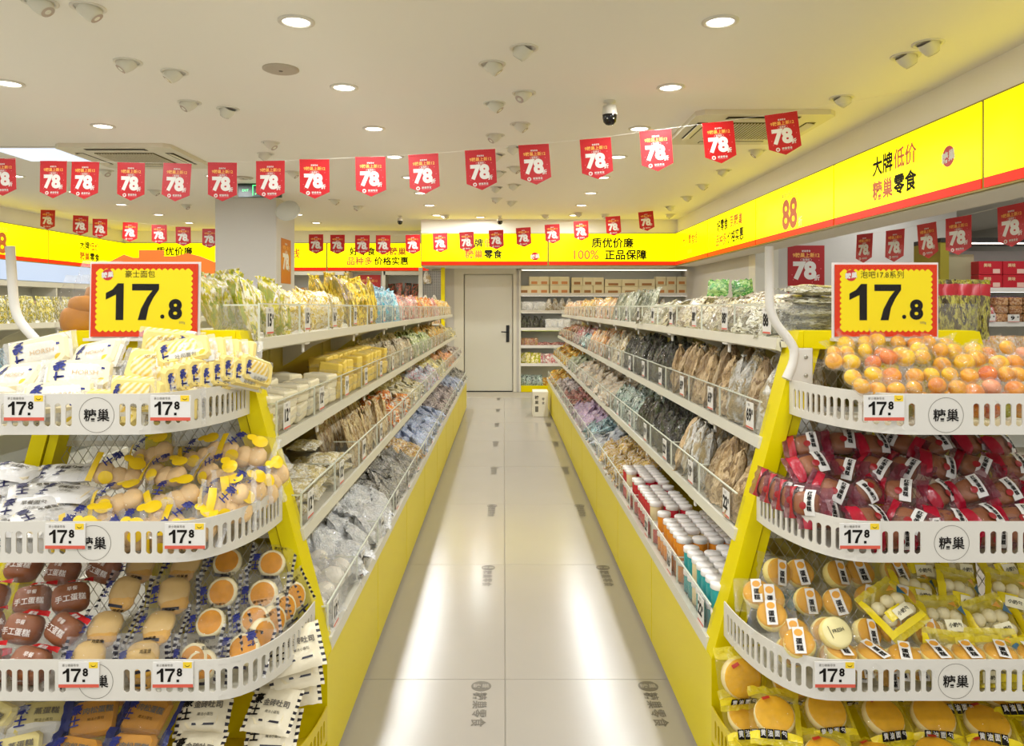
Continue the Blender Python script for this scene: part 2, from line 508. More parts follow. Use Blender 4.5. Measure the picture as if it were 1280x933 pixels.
def copy_e(w): return [('大人零食线', w * .5, .30, .17, OR, .024), ('安心零食', w * .5, .14, .06, GOLD, 0)]
# above the door
w1 = .67 + 1.26
light_sign((-1.26, 11.55, SZ0), (1, 0, 0), w1, copy_a(w1), 'yellow light box sign with round red emblem above the white door', logo=(w1 - .2, .13))
light_sign((.67, 11.55, SZ0), (1, 0, 0), 1.95, copy_b(1.95), 'yellow light box sign reading 100% above the back shelf right of the door')
# right hand run (reads from far to near)
P_ = 1.855
names = [(copy_e, 'far end yellow light box sign with orange words on the right bulkhead', 0),
         (copy_c, 'yellow light box sign of two text lines second from far end, right bulkhead', 0),
         (copy_d, 'yellow light box sign with big orange 88 on the right bulkhead', 0),
         (copy_a, 'yellow light box sign with slanted round red emblem on the right bulkhead', 1),
         (None, 'blank looking yellow light box sign nearest the camera on right bulkhead', 0)]
for k, (cp, lb, lg) in enumerate(names):
    light_sign((2.63, 11.54 - k * P_, SZ0), (0, -1, 0), P_, cp(P_) if cp else [], lb, logo=(P_ * .83, .235) if lg else None)
# back left run
xs = [-6.60, -4.86, -3.08, -1.30]
for k, (cp, lb) in enumerate([(copy_b, 'yellow light box sign on the back wall left of the white column'),
                              (copy_e, 'yellow light box sign on the back wall partly hidden by the column'),
                              (copy_c, 'yellow light box sign on the back wall right of the column')]):
    light_sign((xs[k], 13.25, SZ0), (1, 0, 0), xs[k + 1] - xs[k], cp(xs[k + 1] - xs[k]), lb)
for k, (cp, lb) in enumerate([(copy_d, 'yellow light box sign with orange 88 on the left wall'),
                              (copy_a, 'yellow light box sign with two small text lines on the left wall')]):
    light_sign((-6.64, 8.8 + k * 2.22, SZ0), (0, 1, 0), 2.22, cp(2.22), lb)

# ---------------------------------------------------------------- lamps and fittings on the ceiling
ld = bpy.data.lights.new('lamp_light', 'AREA'); ld.shape = 'DISK'; ld.size = .13; ld.energy = LAMP_W; ld.color = (.97, .985, 1.0)
def downlight_meshes():
    b = MB(); b.lathe([(.085, 0), (.085, -.006), (.066, -.010), (.062, -.002)], WHITE, 24); r = b.mesh('ceiling_downlight')
    b = MB(); b.lathe([(.064, -.003), (.03, -.004), (0, -.004)], LAMPE, 20, sm=False); return r, b.mesh('diffuser')
DL_R, DL_D = downlight_meshes()
def place_words(x, y):
    return x, y
rowsX = [(-.97, 3.55, 'over the left display'), (1.01, 3.55, 'over the right display'), (-2.95, 4.53, 'over the aisle left of the left display'), (-4.95, 4.53, 'far left beyond the white shelving')]
def downlight(x, y, label):
    o = link('ceiling_downlight', DL_R, label=label, cat='ceiling light', group='round ceiling downlights')
    o.location = (x, y, CEIL)
    link('diffuser', DL_D, o)
    l = bpy.data.objects.new('lamp_light', ld); COL.objects.link(l); l.parent = o; l.location = (0, 0, -.014)
for x, y0, where in rowsX:
    k = 0
    y = y0
    while y < 12.2:
        if not (x == -2.95 and 8.3 < y < 10.3) and not (y > 11 and x > -1):
            downlight(x, y, 'lit round ceiling downlight, %s in the row %s' % (ORD[k], where)); k += 1
        y += 1.06
    y = y0 - 1.06; 
    while y > -2.3:
        kk = kk + 1 if y < y0 - 1.1 else 0
        downlight(x, y, 'round downlight behind the camera, %s, %s back' % (where, ORD[kk])); y -= 1.06
for i, y in enumerate((1.2, 3.6, 6.0, 8.2)):
    downlight(4.3, y, 'round downlight in the right hand area, %s in its inner row' % ORD[i])
    downlight(6.5, y, 'round downlight in the right hand area, %s in its outer row' % ORD[i])
downlight(6.5, 11.6, 'lit round downlight deep in the right hand area beyond the sign')
downlight(-.35, 11.2, 'lit round downlight just in front of the door sign')

def eyeball_mesh():
    b = MB(); b.lathe([(.075, 0), (.075, -.005), (.058, -.006), (.055, 0)], WHITE, 22); a = b.mesh('eyeball_spotlight')
    b = MB()
    prof = [(0.001, -.062), (.028, -.060), (.036, -.052), (.047, -.020), (.05, .012)]
    b.lathe(prof[::-1], CREAM, 18)
    M = Matrix.Rotation(R(38), 4, 'Y'); b.xform(M)
    h = MB(); h.lathe([(.030, -.0605), (.0, -.0615)], mat('lens_grey', '#b8a99c', .25), 16); h.xform(M)
    return a, b.mesh('gimbal_head'), h.mesh('lens')
EB = eyeball_mesh()
eyes = [(50, 2), (110, 9), (160, 77), (218, 90), (237, 128), (285, 136), (615, 80), (655, 60), (618, 129), (655, 116), (619, 169), (650, 155), (621, 193), (643, 184), (624, 215), (643, 209),
        (621, 234), (643, 231), (621, 248), (640, 252), (1160, 54), (1132, 70), (1052, 122), (947, 188), (905, 213), (878, 231), (858, 246), (338, 178), (332, 192), (366, 215), (132, 213), (193, 238),
        (448, 258), (556, 269), (681, 269), (722, 266), (757, 268), (837, 258), (838, 268), (232, 256), (418, 250)]
for i, (x, y) in enumerate(eyes):
    X, Y = on_ceiling(x, y)
    if Y > 12.6: continue
    zone = 'over the far left' if x < 150 else 'over the left display' if x < 420 else 'over the middle aisle' if x < 700 else 'over the back of the right display' if x < 845 else 'beside the right bulkhead'
    near = sum(1 for (a, c) in eyes if (c, a) < (y, x) and ('over the far left' if a < 150 else 'over the left display' if a < 420 else 'over the middle aisle' if a < 700 else 'over the back of the right display' if a < 845 else 'beside the right bulkhead') == zone)
    o = link('eyeball_spotlight', EB[0], label='unlit swivel spotlight %s, %s counting from nearest' % (zone, ORD[near]), cat='spotlight', group='swivel spotlights in the ceiling')
    o.location = (X, Y, CEIL); o.rotation_euler.z = random.choice((0.4, -0.3, 2.8, 3.3)) + random.uniform(-.3, .3)
    link('gimbal_head', EB[1], o); link('lens', EB[2], o)
for (x, y, lb) in ((351, 86, 'flat round grey speaker in the ceiling near the front'), (304, 222, 'round ringed ceiling speaker above the exit sign')):
    X, Y = on_ceiling(x, y)
    b = MB(); b.lathe([(.10, 0), (.10, -.006), (.085, -.012), (0, -.013)], mat('speaker_grey', '#b4a998', .6), 28)
    o = b.build('ceiling_speaker', label=lb, cat='speaker'); o.location = (X, Y, CEIL)
    c = MB(); c.lathe([(.012, -.0135), (.010, -.016), (0, -.016)], GREYINK, 10); c.build('speaker_hub', o)
    if y > 100:
        c = MB(); c.tube([(.055 * math.cos(t * PI / 10), .055 * math.sin(t * PI / 10), -.014) for t in range(20)], .006, WHITE, 6, True); c.build('speaker_ring', o)

def cassette(cx, cy, w, label):
    root = empty('air_conditioner', (cx, cy, CEIL), label, 'air conditioner')
    h = w / 2
    acm = mat('cassette_plastic', '#d8d2bd', .45)
    b = MB(); b.prism([(-h, -h + .05), (-h + .05, -h), (h - .05, -h), (h, -h + .05), (h, h - .05), (h - .05, h), (-h + .05, h), (-h, h - .05)], 'z', -.035, 0, acm)
    b.build('cover', root)
    g = .25
    b = MB(); b.box(-g, g, -g, g, -.042, -.034, mat('intake_dark', '#5d5526', .7)); gr = b.build('intake_grille', root)
    b = MB()
    for i in range(22):
        x = -g + .012 + i * (2 * g - .024) / 21
        b.box(x - .004, x + .004, -g, g, -.047, -.041, acm)
    b.build('grille_bars', gr, kind='stuff')
    for k in range(4):
        M = Matrix.Rotation(k * PI / 2, 4, 'Z')
        b = MB(); b.box(-g, g, -h + .06, -h + .13, -.037, -.0345, mat('outlet_dark', '#4c4526', .7)); b.xform(M); b.build('outlet_slot', root)
        b = MB(); n = b.pts([(-g + .005, -h + .065, -.050), (g - .005, -h + .065, -.050), (g - .005, -h + .118, -.038), (-g + .005, -h + .118, -.038), (-g + .005, -h + .065, -.046), (g - .005, -h + .065, -.046), (g - .005, -h + .118, -.034), (-g + .005, -h + .118, -.034)])
        for q in ((0, 1, 2, 3), (4, 7, 6, 5), (0, 4, 5, 1), (2, 6, 7, 3)): b.face([n + i for i in q], acm)
        b.xform(M); b.build('louvre_flap', root)
cassette(1.78, 5.6, .95, 'square ceiling air conditioner behind red pennants at right')
cassette(-3.2, 6.65, .95, 'square ceiling air conditioner behind red pennants at left')
b = MB(); b.bevbox(-.3, .3, -.3, .3, -.012, 0, .004, WHITE); pn = b.build('ceiling_panel_light', label='square cool white ceiling panel light left of the air conditioner', cat='ceiling light'); pn.location = (-4.0, 6.6, CEIL)
b = MB(); b.box(-.28, .28, -.28, .28, -.014, -.0115, PANELE); b.build('diffuser', pn)

# dome cameras
def dome(x, y, s, label):
    root = empty('dome_camera', (x, y, CEIL), label, 'camera'); root.scale = (s, s, s)
    b = MB(); b.lathe([(.04, 0), (.04, -.012), (.018, -.02), (.018, -.035)], WHITE, 18); b.build('ceiling_mount', root)
    b = MB(); b.lathe([(.02, -.033), (.044, -.036), (.047, -.07), (.05, -.088), (.048, -.093)], WHITE, 22); b.build('housing', root)
    b = MB(); b.lathe([(.046, -.092), (.046, -.112), (.040, -.138), (.024, -.155), (0, -.160)], mat('dome_black', '#0b0a0a', .12), 22); d = b.build('dome', root)
    for a in (-.5, .5):
        c = MB(); c.lathe([(.006, 0), (.004, .003), (0, .003)], PAPER, 8)
        c.xform(Matrix.Translation((.041 * math.sin(a), -.041 * math.cos(a), -.122)) @ Matrix.Rotation(a, 4, 'Z') @ Matrix.Rotation(R(90), 4, 'X')); c.build('infrared_lamp', d)
X, Y = on_ceiling(762, 126)
dome(X, Y, 1.0, 'black and white dome camera hanging from the ceiling above the right display')
for x, y, lb in ((500, 270, 'small dome camera at the ceiling left of the door sign'), (625, 270, 'small dome camera at the ceiling in front of the door sign')):
    X, Y = on_ceiling(x, y); dome(X, min(Y, 11.4), .8, lb)

# exit sign, mirror, posters
ex = empty('exit_sign', (at(325, 239, 8.2)[0], 8.2, 2.615), 'green running man exit sign hanging before the column', 'sign')
b = MB(); b.bevbox(-.235, .235, -.02, .02, -.075, .075, .004, mat('exit_green_dark', '#0b2a1a', .35)); b.build('sign_box', ex)
b = MB()
fn = lambda ox, oz: (lambda x, y: (ox + x, -.0215, oz + y))
for (x0, x1, z0, z1) in ((-.075, .065, .050, .058), (-.075, -.066, -.055, .058), (.056, .065, -.055, .058)): b.quad((x0, -.0212, z0), (x1, -.0212, z0), (x1, -.0212, z1), (x0, -.0212, z1), GREENE)
def limb(pts, w):
    for (ax, az), (bx, bz) in zip(pts, pts[1:]):
        d = Vector((bx - ax, bz - az)).normalized() * w; nx, nz = -d.y, d.x
        b.quad((ax + nx, -.0214, az + nz), (ax - nx, -.0214, az - nz), (bx - nx, -.0214, bz - nz), (bx + nx, -.0214, bz + nz), GREENE)
limb([(.012, .022), (-.008, -.012), (.02, -.022), (.015, -.05)], .007); limb([(-.008, -.012), (-.03, -.022), (-.045, -.045)], .006); limb([(.012, .022), (-.022, .018), (-.035, 0)], .005); limb([(.012, .022), (.035, .005)], .005)
n = b.pts([(.022 + .010 * math.cos(t * PI / 6), -.0214, .036 + .010 * math.sin(t * PI / 6)) for t in range(12)]); b.face([n + i for i in range(12)], GREENE)
b.text('EXIT', .034, GREENE, fn(-.15, 0), .01); b.text('出口', .06, GREENE, fn(.15, 0), .01)
b.build('lit_pictogram', ex)
b = MB(); b.tube([(-.18, 0, .075), (-.18, 0, CEIL - 2.615)], .004, STEEL, 6); b.tube([(.18, 0, .075), (.18, 0, CEIL - 2.615)], .004, STEEL, 6); b.build('hanger', ex)

mx, my, mz = at(362, 243, 9.0)
mir = empty('convex_mirror', (-2.56, 9.0, 2.70), 'round convex security mirror high beside the column', 'mirror')
b = MB(); b.lathe([(0.0, -.08), (.055, -.075), (.10, -.058), (.132, -.02), (.135, 0)], MIRR, 24)
b.xform(Matrix.Rotation(R(62), 4, 'X')); o = b.build('mirror_face', mir)
b = MB(); b.tube([(.137 * math.cos(t * PI / 14), .137 * math.sin(t * PI / 14), 0) for t in range(28)], .008, LIGHTGREY, 6, True)
b.lathe([(.135, 0), (.10, .03), (0, .04)], LIGHTGREY, 24); b.xform(Matrix.Rotation(R(62), 4, 'X')); b.build('mirror_back', mir)
b = MB(); b.tube([(0, .03, .01), (-.10, .14, -.01), (-.20, .205, -.01)], .012, STEEL, 8); b.build('mirror_arm', mir)
mir.location.z = 2.50

def offer_art(b, fn, w, h, digits_only=False):
    """the 78 offer print, laid out on a w x h sheet centred at the origin"""
    s = w / .30
    b.text('糖巢零食', .018 * s, PAPER, fn(0, h * .5 - .045 * s), .01)
    b.text('9糖巢上新12', .040 * s, GOLD, fn(0, h * .5 - .078 * s), .022)
    b.text('会员价', .020 * s, PAPER, fn(0, h * .5 - .117 * s), .02)
    rx, rz = .045 * s, .0135 * s
    for i in range(20):
        a0, a1 = 2 * PI * i / 20, 2 * PI * (i + 1) / 20
        q = [(rx * math.cos(a0), rz * math.sin(a0)), (rx * math.cos(a1), rz * math.sin(a1)), (rx * 1.04 * math.cos(a1), rz * 1.12 * math.sin(a1)), (rx * 1.04 * math.cos(a0), rz * 1.12 * math.sin(a0))]
        b.quad(*[fn(0, h * .5 - .117 * s)(*p) for p in q], PAPER)
    b.text('78', .185 * s, PAPER, fn(-.012 * s, h * .5 - .205 * s), .055)
    b.text('折', .05 * s, PAPER, fn(.088 * s, h * .5 - .262 * s), .03)
    for (dx, dz) in ((-.115, -.24), (.105, -.12), (-.105, -.28), (.12, -.19), (-.1, -.15), (.05, -.3)):
        f = fn(dx * s, h * .5 + dz * s); b.quad(f(-.005 * s, 0), f(0, -.004 * s), f(.005 * s, .002 * s), f(0, .005 * s), mat('confetti_pink', '#e8707a', .5))

# posters (flat printed boards)
def poster(c, w, h, ux, label, m):
    ux = Vector(ux); nz = ux.cross(Vector((0, 0, 1)))
    root = empty('poster', c, label, 'poster')
    b = MB(); n = b.pts([ux * sx * w / 2 + Vector((0, 0, sz * h / 2)) + nz * d for d in (0, .004) for (sx, sz) in ((-1, -1), (1, -1), (1, 1), (-1, 1))])
    for q in ((4, 5, 6, 7), (0, 1, 5, 4), (1, 2, 6, 5), (2, 3, 7, 6), (3, 0, 4, 7)): b.face([n + i for i in q], m)
    s = b.build('printed_sheet', root)
    t = MB(); offer_art(t, lambda ox, oz: (lambda x, y: ux * (ox + x) + Vector((0, 0, oz + y)) + nz * .0046), w, h); t.build('lettering', s)
dred = mat('poster_red', '#a81216', .4)
poster((at(1007.5, 0, 8.9)[0], 8.9, CAM_Z + 48 * 8.9 / F_PX), .43, .56, (1, 0, 0), 'dark red 78 poster on the grey wall behind the right display', dred)
poster((-2.375, YB, CAM_Z + 22 * YB / F_PX), .40, .54, (1, 0, 0), 'red 78 poster on the back wall left of the door', mat('poster_red2', '#c8281c', .4))
poster((-2.755, 9.6, CAM_Z + 58 * 9.6 / F_PX), .42, .56, (0, 1, 0), 'orange and red poster on the right side of the column', mat('poster_orange', '#c8741c', .4))

# ---------------------------------------------------------------- pennants on strings
def pennant_mesh():
    w, h, tip = .20, .215, .045
    b = MB()
    red = mat('pennant_red', '#bb1118', .38, bump=.15, bscale=6)
    poly = [(-w / 2, 0), (-w / 2, -h), (0, -h - tip), (w / 2, -h), (w / 2, 0)]
    b.prism(poly[::-1], 'y', -.0009, .0009, red)
    b.box(-w / 2, w / 2, -.0025, .0025, -.006, .004, red)
    t = MB()
    s = .66
    fn = lambda ox, oz: (lambda x, y: (ox * s + x * s, -.0016, -.125 + .155 * 0 + oz * s + y * s))
    offer_art(t, fn, .30, .36)
    cx, cz = -.045, -.222
    n = t.pts([(cx + .013 * math.cos(i * PI / 8), -.0016, cz + .013 * math.sin(i * PI / 8)) for i in range(16)]); t.face([n + i for i in range(16)], PAPER)
    t.text('糖', .014, RED, lambda x, y: (cx + x, -.0019, cz + y), .03)
    t.text('糖巢零食', .016, PAPER, lambda x, y: (.012 + x, -.0016, cz + .003 + y), .01)
    t.quad((-.02, -.0016, cz - .011), (.045, -.0016, cz - .011), (.045, -.0016, cz - .0085), (-.02, -.0016, cz - .0085), mat('confetti_pink', '#e8707a', .5))
    return b.mesh('pennant'), t.mesh('lettering')
PEN, PENL = pennant_mesh()
def pennants(pxs, depth, size, desc, group, yaw=0., ords='from the left'):
    pts = []
    for k, (x, ytop, tilt) in enumerate(pxs):
        Y = depth(k) if callable(depth) else depth
        p = Vector(at(x, ytop, Y)); pts.append(p)
        if k in skip_k: continue
        o = link('pennant', PEN, label='red 78 pennant, %s %s, on the %s' % (ORD[k], ords, desc), cat='pennant', group=group)
        s = size
        o.matrix_basis = Matrix.Translation(p) @ Matrix.Rotation(yaw + random.uniform(-.10, .10), 4, 'Z') @ Matrix.Rotation(R(tilt), 4, 'Y') @ Matrix.Rotation(random.uniform(-.06, .06), 4, 'X') @ Matrix.Scale(s, 4)
        link('lettering', PENL, o)
    return pts
skip_k = ()
def cord(pts, a, z, label):
    path = [a] + [p + Vector((0, 0, .004)) for p in pts] + [z]
    b = MB(); b.tube(path, .0008, CEILM, 5); b.build('pennant_string', label=label, cat='string')
row1 = [(2, 199, -1), (67, 202, 1), (107, 203, 1), (164, 204, 2), (222, 205, 3), (278, 204, 1), (338, 202, 0), (393, 200, 0), (463, 197, -1), (529, 193.5, -3), (600, 188, -3), (667, 181.5, -4), (744, 174, -4), (819, 163.5, -4), (897, 153.5, -5), (976, 142.5, -7)]
pts = pennants(row1, lambda k: 5.35 - .62 * k / 15, .99, 'front string', 'red pennants on the front string')
cord(pts, Vector((-4.6, 5.5, CEIL)), Vector((2.62, 4.5, CEIL - .02)), 'white string of the front pennant row across the ceiling')
row2 = [(60, 263, 2), (101, 270, 2), (125, 274, 1), (163, 278.5, 1), (199, 281.5, 0), (229, 284, 0), (262, 286.5, 0), (395, 293.5, 0), (422, 294, 0), (453, 294.5, 0), (479, 294.5, 0), (516, 294, -1), (550, 292, -2), (583, 290.5, -2), (620, 288, -2), (654, 285, -3), (690, 281, -3), (726, 277, -3), (766, 271, -4), (807, 265, -5)]
pts = pennants(row2, 10.3, 1.0, 'second string', 'red pennants on the second string')
cord(pts, Vector((-6.6, 10.3, CEIL)), Vector((2.62, 10.3, CEIL - .02)), 'white string of the second pennant row across the ceiling')
row3 = [(1264, 257, -3), (1198, 272, -2), (1158, 280, -2), (1119, 288, 0), (1081, 293, 0)]
pts = pennants(row3, lambda k: (4.75, 5.25, 5.7, 6.25, 6.9)[k], 1.0, 'right hand string', 'red pennants in the right hand area', yaw=R(-75), ords='from the right')
cord(pts, Vector((3.1, 3.6, CEIL)), Vector((3.3, 8.85, CEIL)), 'white string of the pennant row in the right hand area')

# ================================================================ product prototypes
def sgp(x, e): return math.copysign(abs(x) ** e, x)
def sgn_pow(x, p): return max(0., 1 - abs(x) ** p)
def pillow_z(u, v, t, p=2.6, q=2.6, e=.55): return t / 2 * (sgn_pow(u, p) * sgn_pow(v, q)) ** e

def pillow(b, w, h, t, m, nx=8, ny=6, seal=.010, seal_m=None, axis='x', wr=.004, seed=0, zone=None, zz=True, back=None, pinch=0., sm=True, check=None):
    """a sealed bag: bulging front and back sheets, flat fins at two ends"""
    rnd = random.Random(seed)
    W, H = w / 2, h / 2
    us = [-1 + 2 * i / nx for i in range(nx + 1)]; vs = [-1 + 2 * j / ny for j in range(ny + 1)]
    if axis == 'x': us = [-1 - seal / W] + us + [1 + seal / W]
    else: vs = [-1 - seal / H] + vs + [1 + seal / H]
    off = Vector((seed * 3.1, seed * 1.7, 0))
    grids = []
    for side in (1, -1):
        rows = []
        for j, v in enumerate(vs):
            r = []
            for i, u in enumerate(us):
                z = pillow_z(u, v, t) * side
                k = 1.0
                if pinch: k = 1 - pinch * max(0, v)
                n = noise.noise(Vector((u * W * 38, v * H * 38, side * 3)) + off)
                z += n * wr * (1 if abs(u) < 1 and abs(v) < 1 else .35)
                x = u * W * k; y = v * H
                if abs(u) > 1: y *= 1.02; z += (wr * .6 if j % 2 else -wr * .6) * 1
                if abs(v) > 1: z += (wr * .6 if i % 2 else -wr * .6)
                x += wr * .5 * noise.noise(Vector((u * 2, v * 5, 7)) + off); y += wr * .5 * noise.noise(Vector((u * 5, v * 2, 11)) + off)
                r.append((x, y, z))
            rows.append(r)
        n0 = b.pts([p for r in rows for p in r]); L = len(us)
        for j in range(len(vs) - 1):
            for i in range(L - 1):
                uu = (us[i] + us[i + 1]) / 2; vv = (vs[j] + vs[j + 1]) / 2
                mm = m
                if abs(uu) > 1 or abs(vv) > 1:
                    mm = seal_m or m
                    if check: mm = check if ((i if abs(vv) > 1 else j) % 2) else mm
                elif zone:
                    z_ = zone(uu, vv, side)
                    if z_ is not None: mm = z_
                elif side < 0 and back: mm = back
                q = [n0 + j * L + i, n0 + j * L + i + 1, n0 + (j + 1) * L + i + 1, n0 + (j + 1) * L + i]
                b.face(q if side > 0 else q[::-1], mm, sm)
    def zf(x, y, d=.0012):
        u, v = max(-1, min(1, x / W)), max(-1, min(1, y / H))
        return (x, y, pillow_z(u, v, t) + max(0, wr * noise.noise(Vector((u * W * 38, v * H * 38, 3)) + off)) + d)
    return zf

def patch(b, zf, x0, x1, y0, y1, m, d=.0022, nx=4, ny=5):
    """a stuck-on label that follows the bag's bulge"""
    n = b.pts([zf(x0 + (x1 - x0) * i / nx, y0 + (y1 - y0) * j / ny, d) for j in range(ny + 1) for i in range(nx + 1)])
    for j in range(ny):
        for i in range(nx):
            q = n + j * (nx + 1) + i
            b.face((q, q + 1, q + nx + 2, q + nx + 1), m, True)
def pdisc(b, zf, cx, cy, r, m, d=.0024, sy=1.0, seg=16):
    n = b.pts([zf(cx, cy, d)] + [zf(cx + r * k / 3 * math.cos(2 * PI * i / seg), cy + sy * r * k / 3 * math.sin(2 * PI * i / seg), d) for k in (1, 2, 3) for i in range(seg)])
    for i in range(seg):
        j = (i + 1) % seg
        b.face((n, n + 1 + i, n + 1 + j), m, True)
        for k in (0, 1): b.face((n + 1 + k * seg + i, n + 1 + (k + 1) * seg + i, n + 1 + (k + 1) * seg + j, n + 1 + k * seg + j), m, True)

def blob(b, rx, ry, rz, m, c=(0, 0, 0), seg=12, rings=7, mfun=None, p=1.0, sq=1.0):
    rows = []
    for k in range(rings + 1):
        a = -PI / 2 + PI * k / rings
        ca = abs(math.cos(a)) ** p; sa = math.copysign(abs(math.sin(a)) ** p, math.sin(a))
        rows.append(b.pts([(c[0] + rx * ca * sgp(math.cos(2 * PI * i / seg), sq), c[1] + ry * ca * sgp(math.sin(2 * PI * i / seg), sq), c[2] + rz * sa) for i in range(seg)]))
    for k in range(rings):
        for i in range(seg):
            j = (i + 1) % seg
            b.face([rows[k] + i, rows[k] + j, rows[k + 1] + j, rows[k + 1] + i], mfun(k) if mfun else m, True)

# ================================================================ display gondolas
GY0, GY1 = 2.12, 10.15
LV_Z = [.42, .72, .98, 1.26]
LV_X = [.475, .40, .33, .28]
LXC, RXC = -.975, 1.06
BRD = mat('spine_board', '#c9b85a', .5)
DARKIN = mat('inner_shelf', '#cfc9b4', .5)

def gondola(name_label, xc, y0, y1, yel, front=True, spine=BRD, levels=(0, 1, 2, 3), boards=True):
    root = empty('display_gondola', (xc, y0, 0), name_label, 'display shelf')
    D = y1 - y0
    b = MB(); b.box(-.46, .46, .03, D, .0, .385, yel if yel is not WHITE else GREY); b.build('base_cabinet', root)
    b = MB(); b.box(-.44, .44, .03, D - .01, 0, .03, DARKST); b.build('plinth', root)
    n = max(1, round(D / .88)); pw = D / n
    for side in (-1, 1):
        for k in range(n):
            b = MB(); x0, x1 = (.46, .475) if side > 0 else (-.475, -.46)
            b.bevbox(x0, x1, k * pw + .002 + (.0 if k else .0), (k + 1) * pw - .002, .022, .378, .003, yel)
            b.build('door_panel', root)
        b = MB(); a0, a1 = (.17, .485) if side > 0 else (-.485, -.17)
        b.box(a0, a1, .03, D, .385, .402, CREAM)
        e0, e1 = (.468, .488) if side > 0 else (-.488, -.468)
        b.box(e0, e1, .03, D, .38, .418, CREAM)
        b.build('base_shelf', root)
        for lv in (1, 2, 3):
            z, xo = LV_Z[lv], LV_X[lv]
            b = MB(); b.box(*(sorted((side * .02, side * xo))), .03, D, z - .022, z - .006, DARKIN if lv < 3 else CREAM)
            sh = b.build('shelf', root)
            b = MB(); b.prism([(side * (xo - .004), z - .034), (side * (xo + .012), z - .028), (side * (xo + .008), z + .004), (side * (xo - .002), z + .004)], 'y', .03, D, CREAM)
            b.build('shelf_lip', sh)
            nb = int(D / .9)
            bm = MB(); bm.prism([(side * .025, z - .023), (side * (xo - .03), z - .023), (side * (xo - .03), z - .035), (side * .15, z - .075), (side * .06, z - .14), (side * .025, z - .16)], 'y', -.006, .006, CREAM)
            cl = MB(); cl.bevbox(-.018, .018, -.03, .03, -.012, .004, .003, PAPER); cl.bevbox(-.004, .004, -.008, .008, -.04, -.01, .002, PAPER)
            bme = bm.mesh('shelf_bracket'); cme = cl.mesh('lip_clip')
            for k in range(nb):
                o = link('shelf_bracket', bme, sh); o.location = (0, .25 + k * .9, 0)
                o = link('lip_clip', cme, sh); o.location = (side * (xo - .012), .55 + k * .9, z - .026)
    b = MB(); b.box(-.018, .018, .03, D, .40, 1.25, spine); b.build('spine_panel', root)
    for k in range(int(D / .9) + 1):
        b = MB(); b.box(-.03, .03, .05 + k * .9, .09 + k * .9, .40, 1.25, spine); b.build('upright', root)
    if front:
        for s in (-1, 1):
            b = MB()
            for (w0, w1, dd, mm) in ((.0, .043, 0, YEL), (.047, .072, .006, YEL), (.043, .047, .012, GROOVE)):
                top = [(s * (.248 - w0), 1.285), (s * (.248 - w1), 1.285)]
                bot = [(s * (.488 - w0), .385), (s * (.488 - w1), .385)]
                b.prism([top[0], top[1], bot[1], bot[0]] if s > 0 else [top[1], top[0], bot[0], bot[1]], 'y', -.03 + dd, .06, mm)
            b.build('end_post', root)
        b = MB(); b.box(-.018, .018, -.018, .03, .40, 1.23, YEL); b.box(.018, .035, -.012, .03, .40, 1.23, YEL); b.build('end_post', root)
        b = MB(); b.box(-.2365, .2365, -.033, .055, 1.237, 1.287, YEL); b.box(-.165, .165, -.022, .05, 1.205, 1.237, YEL2); b.build('top_rail', root)
        b = MB(); b.box(-.4885, .4885, -.027, .028, 0, .3835, YEL); b.build('end_base_panel', root)
        # diamond wire mesh between the posts
        b = MB()
        def lim(z): return .248 - .072 + (1.285 - z) * .267
        px_, pz_ = .030, .046
        for d in (1, -1):
            for k in range(-60, 60):
                pts = []
                for q in range(0, 36):
                    z = .42 + q * pz_ / 2
                    x = k * px_ + d * q * px_ / 2
                    if z < 1.24 and abs(x) < lim(z): pts.append((x, z))
                if len(pts) > 1:
                    (xa, za), (xb, zb) = pts[0], pts[-1]
                    r = .0012
                    n_ = b.pts([(xa - r, .018, za), (xa + r, .018, za), (xa, .016, za), (xb - r, .018, zb), (xb + r, .018, zb), (xb, .016, zb)])
                    for f in ((0, 1, 4, 3), (1, 2, 5, 4), (2, 0, 3, 5)): b.face([n_ + i for i in f], STEEL)
        b.build('wire_mesh', root, kind='stuff')
        for lv in (1, 2):
            z = LV_Z[lv]; xo = LV_X[lv] - .05
            b = MB(); b.box(-xo, xo, .032, .037, z - .02, z + .09, LIGHTGREY); b.build('end_board', root)
    return root

gondola('left yellow display gondola of stacked acrylic bins along the aisle', LXC, GY0, GY1, YEL)
gondola('right yellow display gondola of stacked acrylic bins along the aisle', RXC, GY0, GY1, YEL)
gondola('white display gondola behind the left one, mostly hidden', -3.0, 2.3, 8.9, WHITE, front=False, spine=LIGHTGREY)

# white posts that rise from the end frames
def bent_post(pts, br, label):
    b = MB()
    P = [Vector(p) for p in pts]
    sm_ = [P[0]]
    for i in range(1, len(P) - 1):
        a, c, d = P[i - 1], P[i], P[i + 1]
        q0 = c + (a - c).normalized() * min(.05, (a - c).length * .45); q1 = c + (d - c).normalized() * min(.05, (d - c).length * .45)
        for t in (0, .25, .5, .75, 1): sm_.append(q0 * (1 - t) ** 2 + c * 2 * t * (1 - t) + q1 * t ** 2)
    sm_.append(P[-1])
    root = empty('white_bent_post', pts[-1], label, 'post')
    inv = Matrix.Translation(-Vector(pts[-1]))
    b.tube(sm_[:-1] + [sm_[-1]], .0125, WHITE, 14); b.xform(inv); b.build('tube', root)
    c = MB(); c.bevbox(br[0] - .032, br[0] + .032, br[1] - .006, br[1], br[2] - .05, br[2] + .05, .003, WHITE)
    for dz in (-.025, .025):
        c.lathe([(.006, 0), (.005, .003), (0, .003)], STEEL, 8); c.xform(Matrix.Translation((br[0] + .012, br[1] - .006, br[2] + dz)) @ Matrix.Rotation(R(90), 4, 'X'), len(c.v) - 24)
    c.xform(inv); c.build('bracket', root)
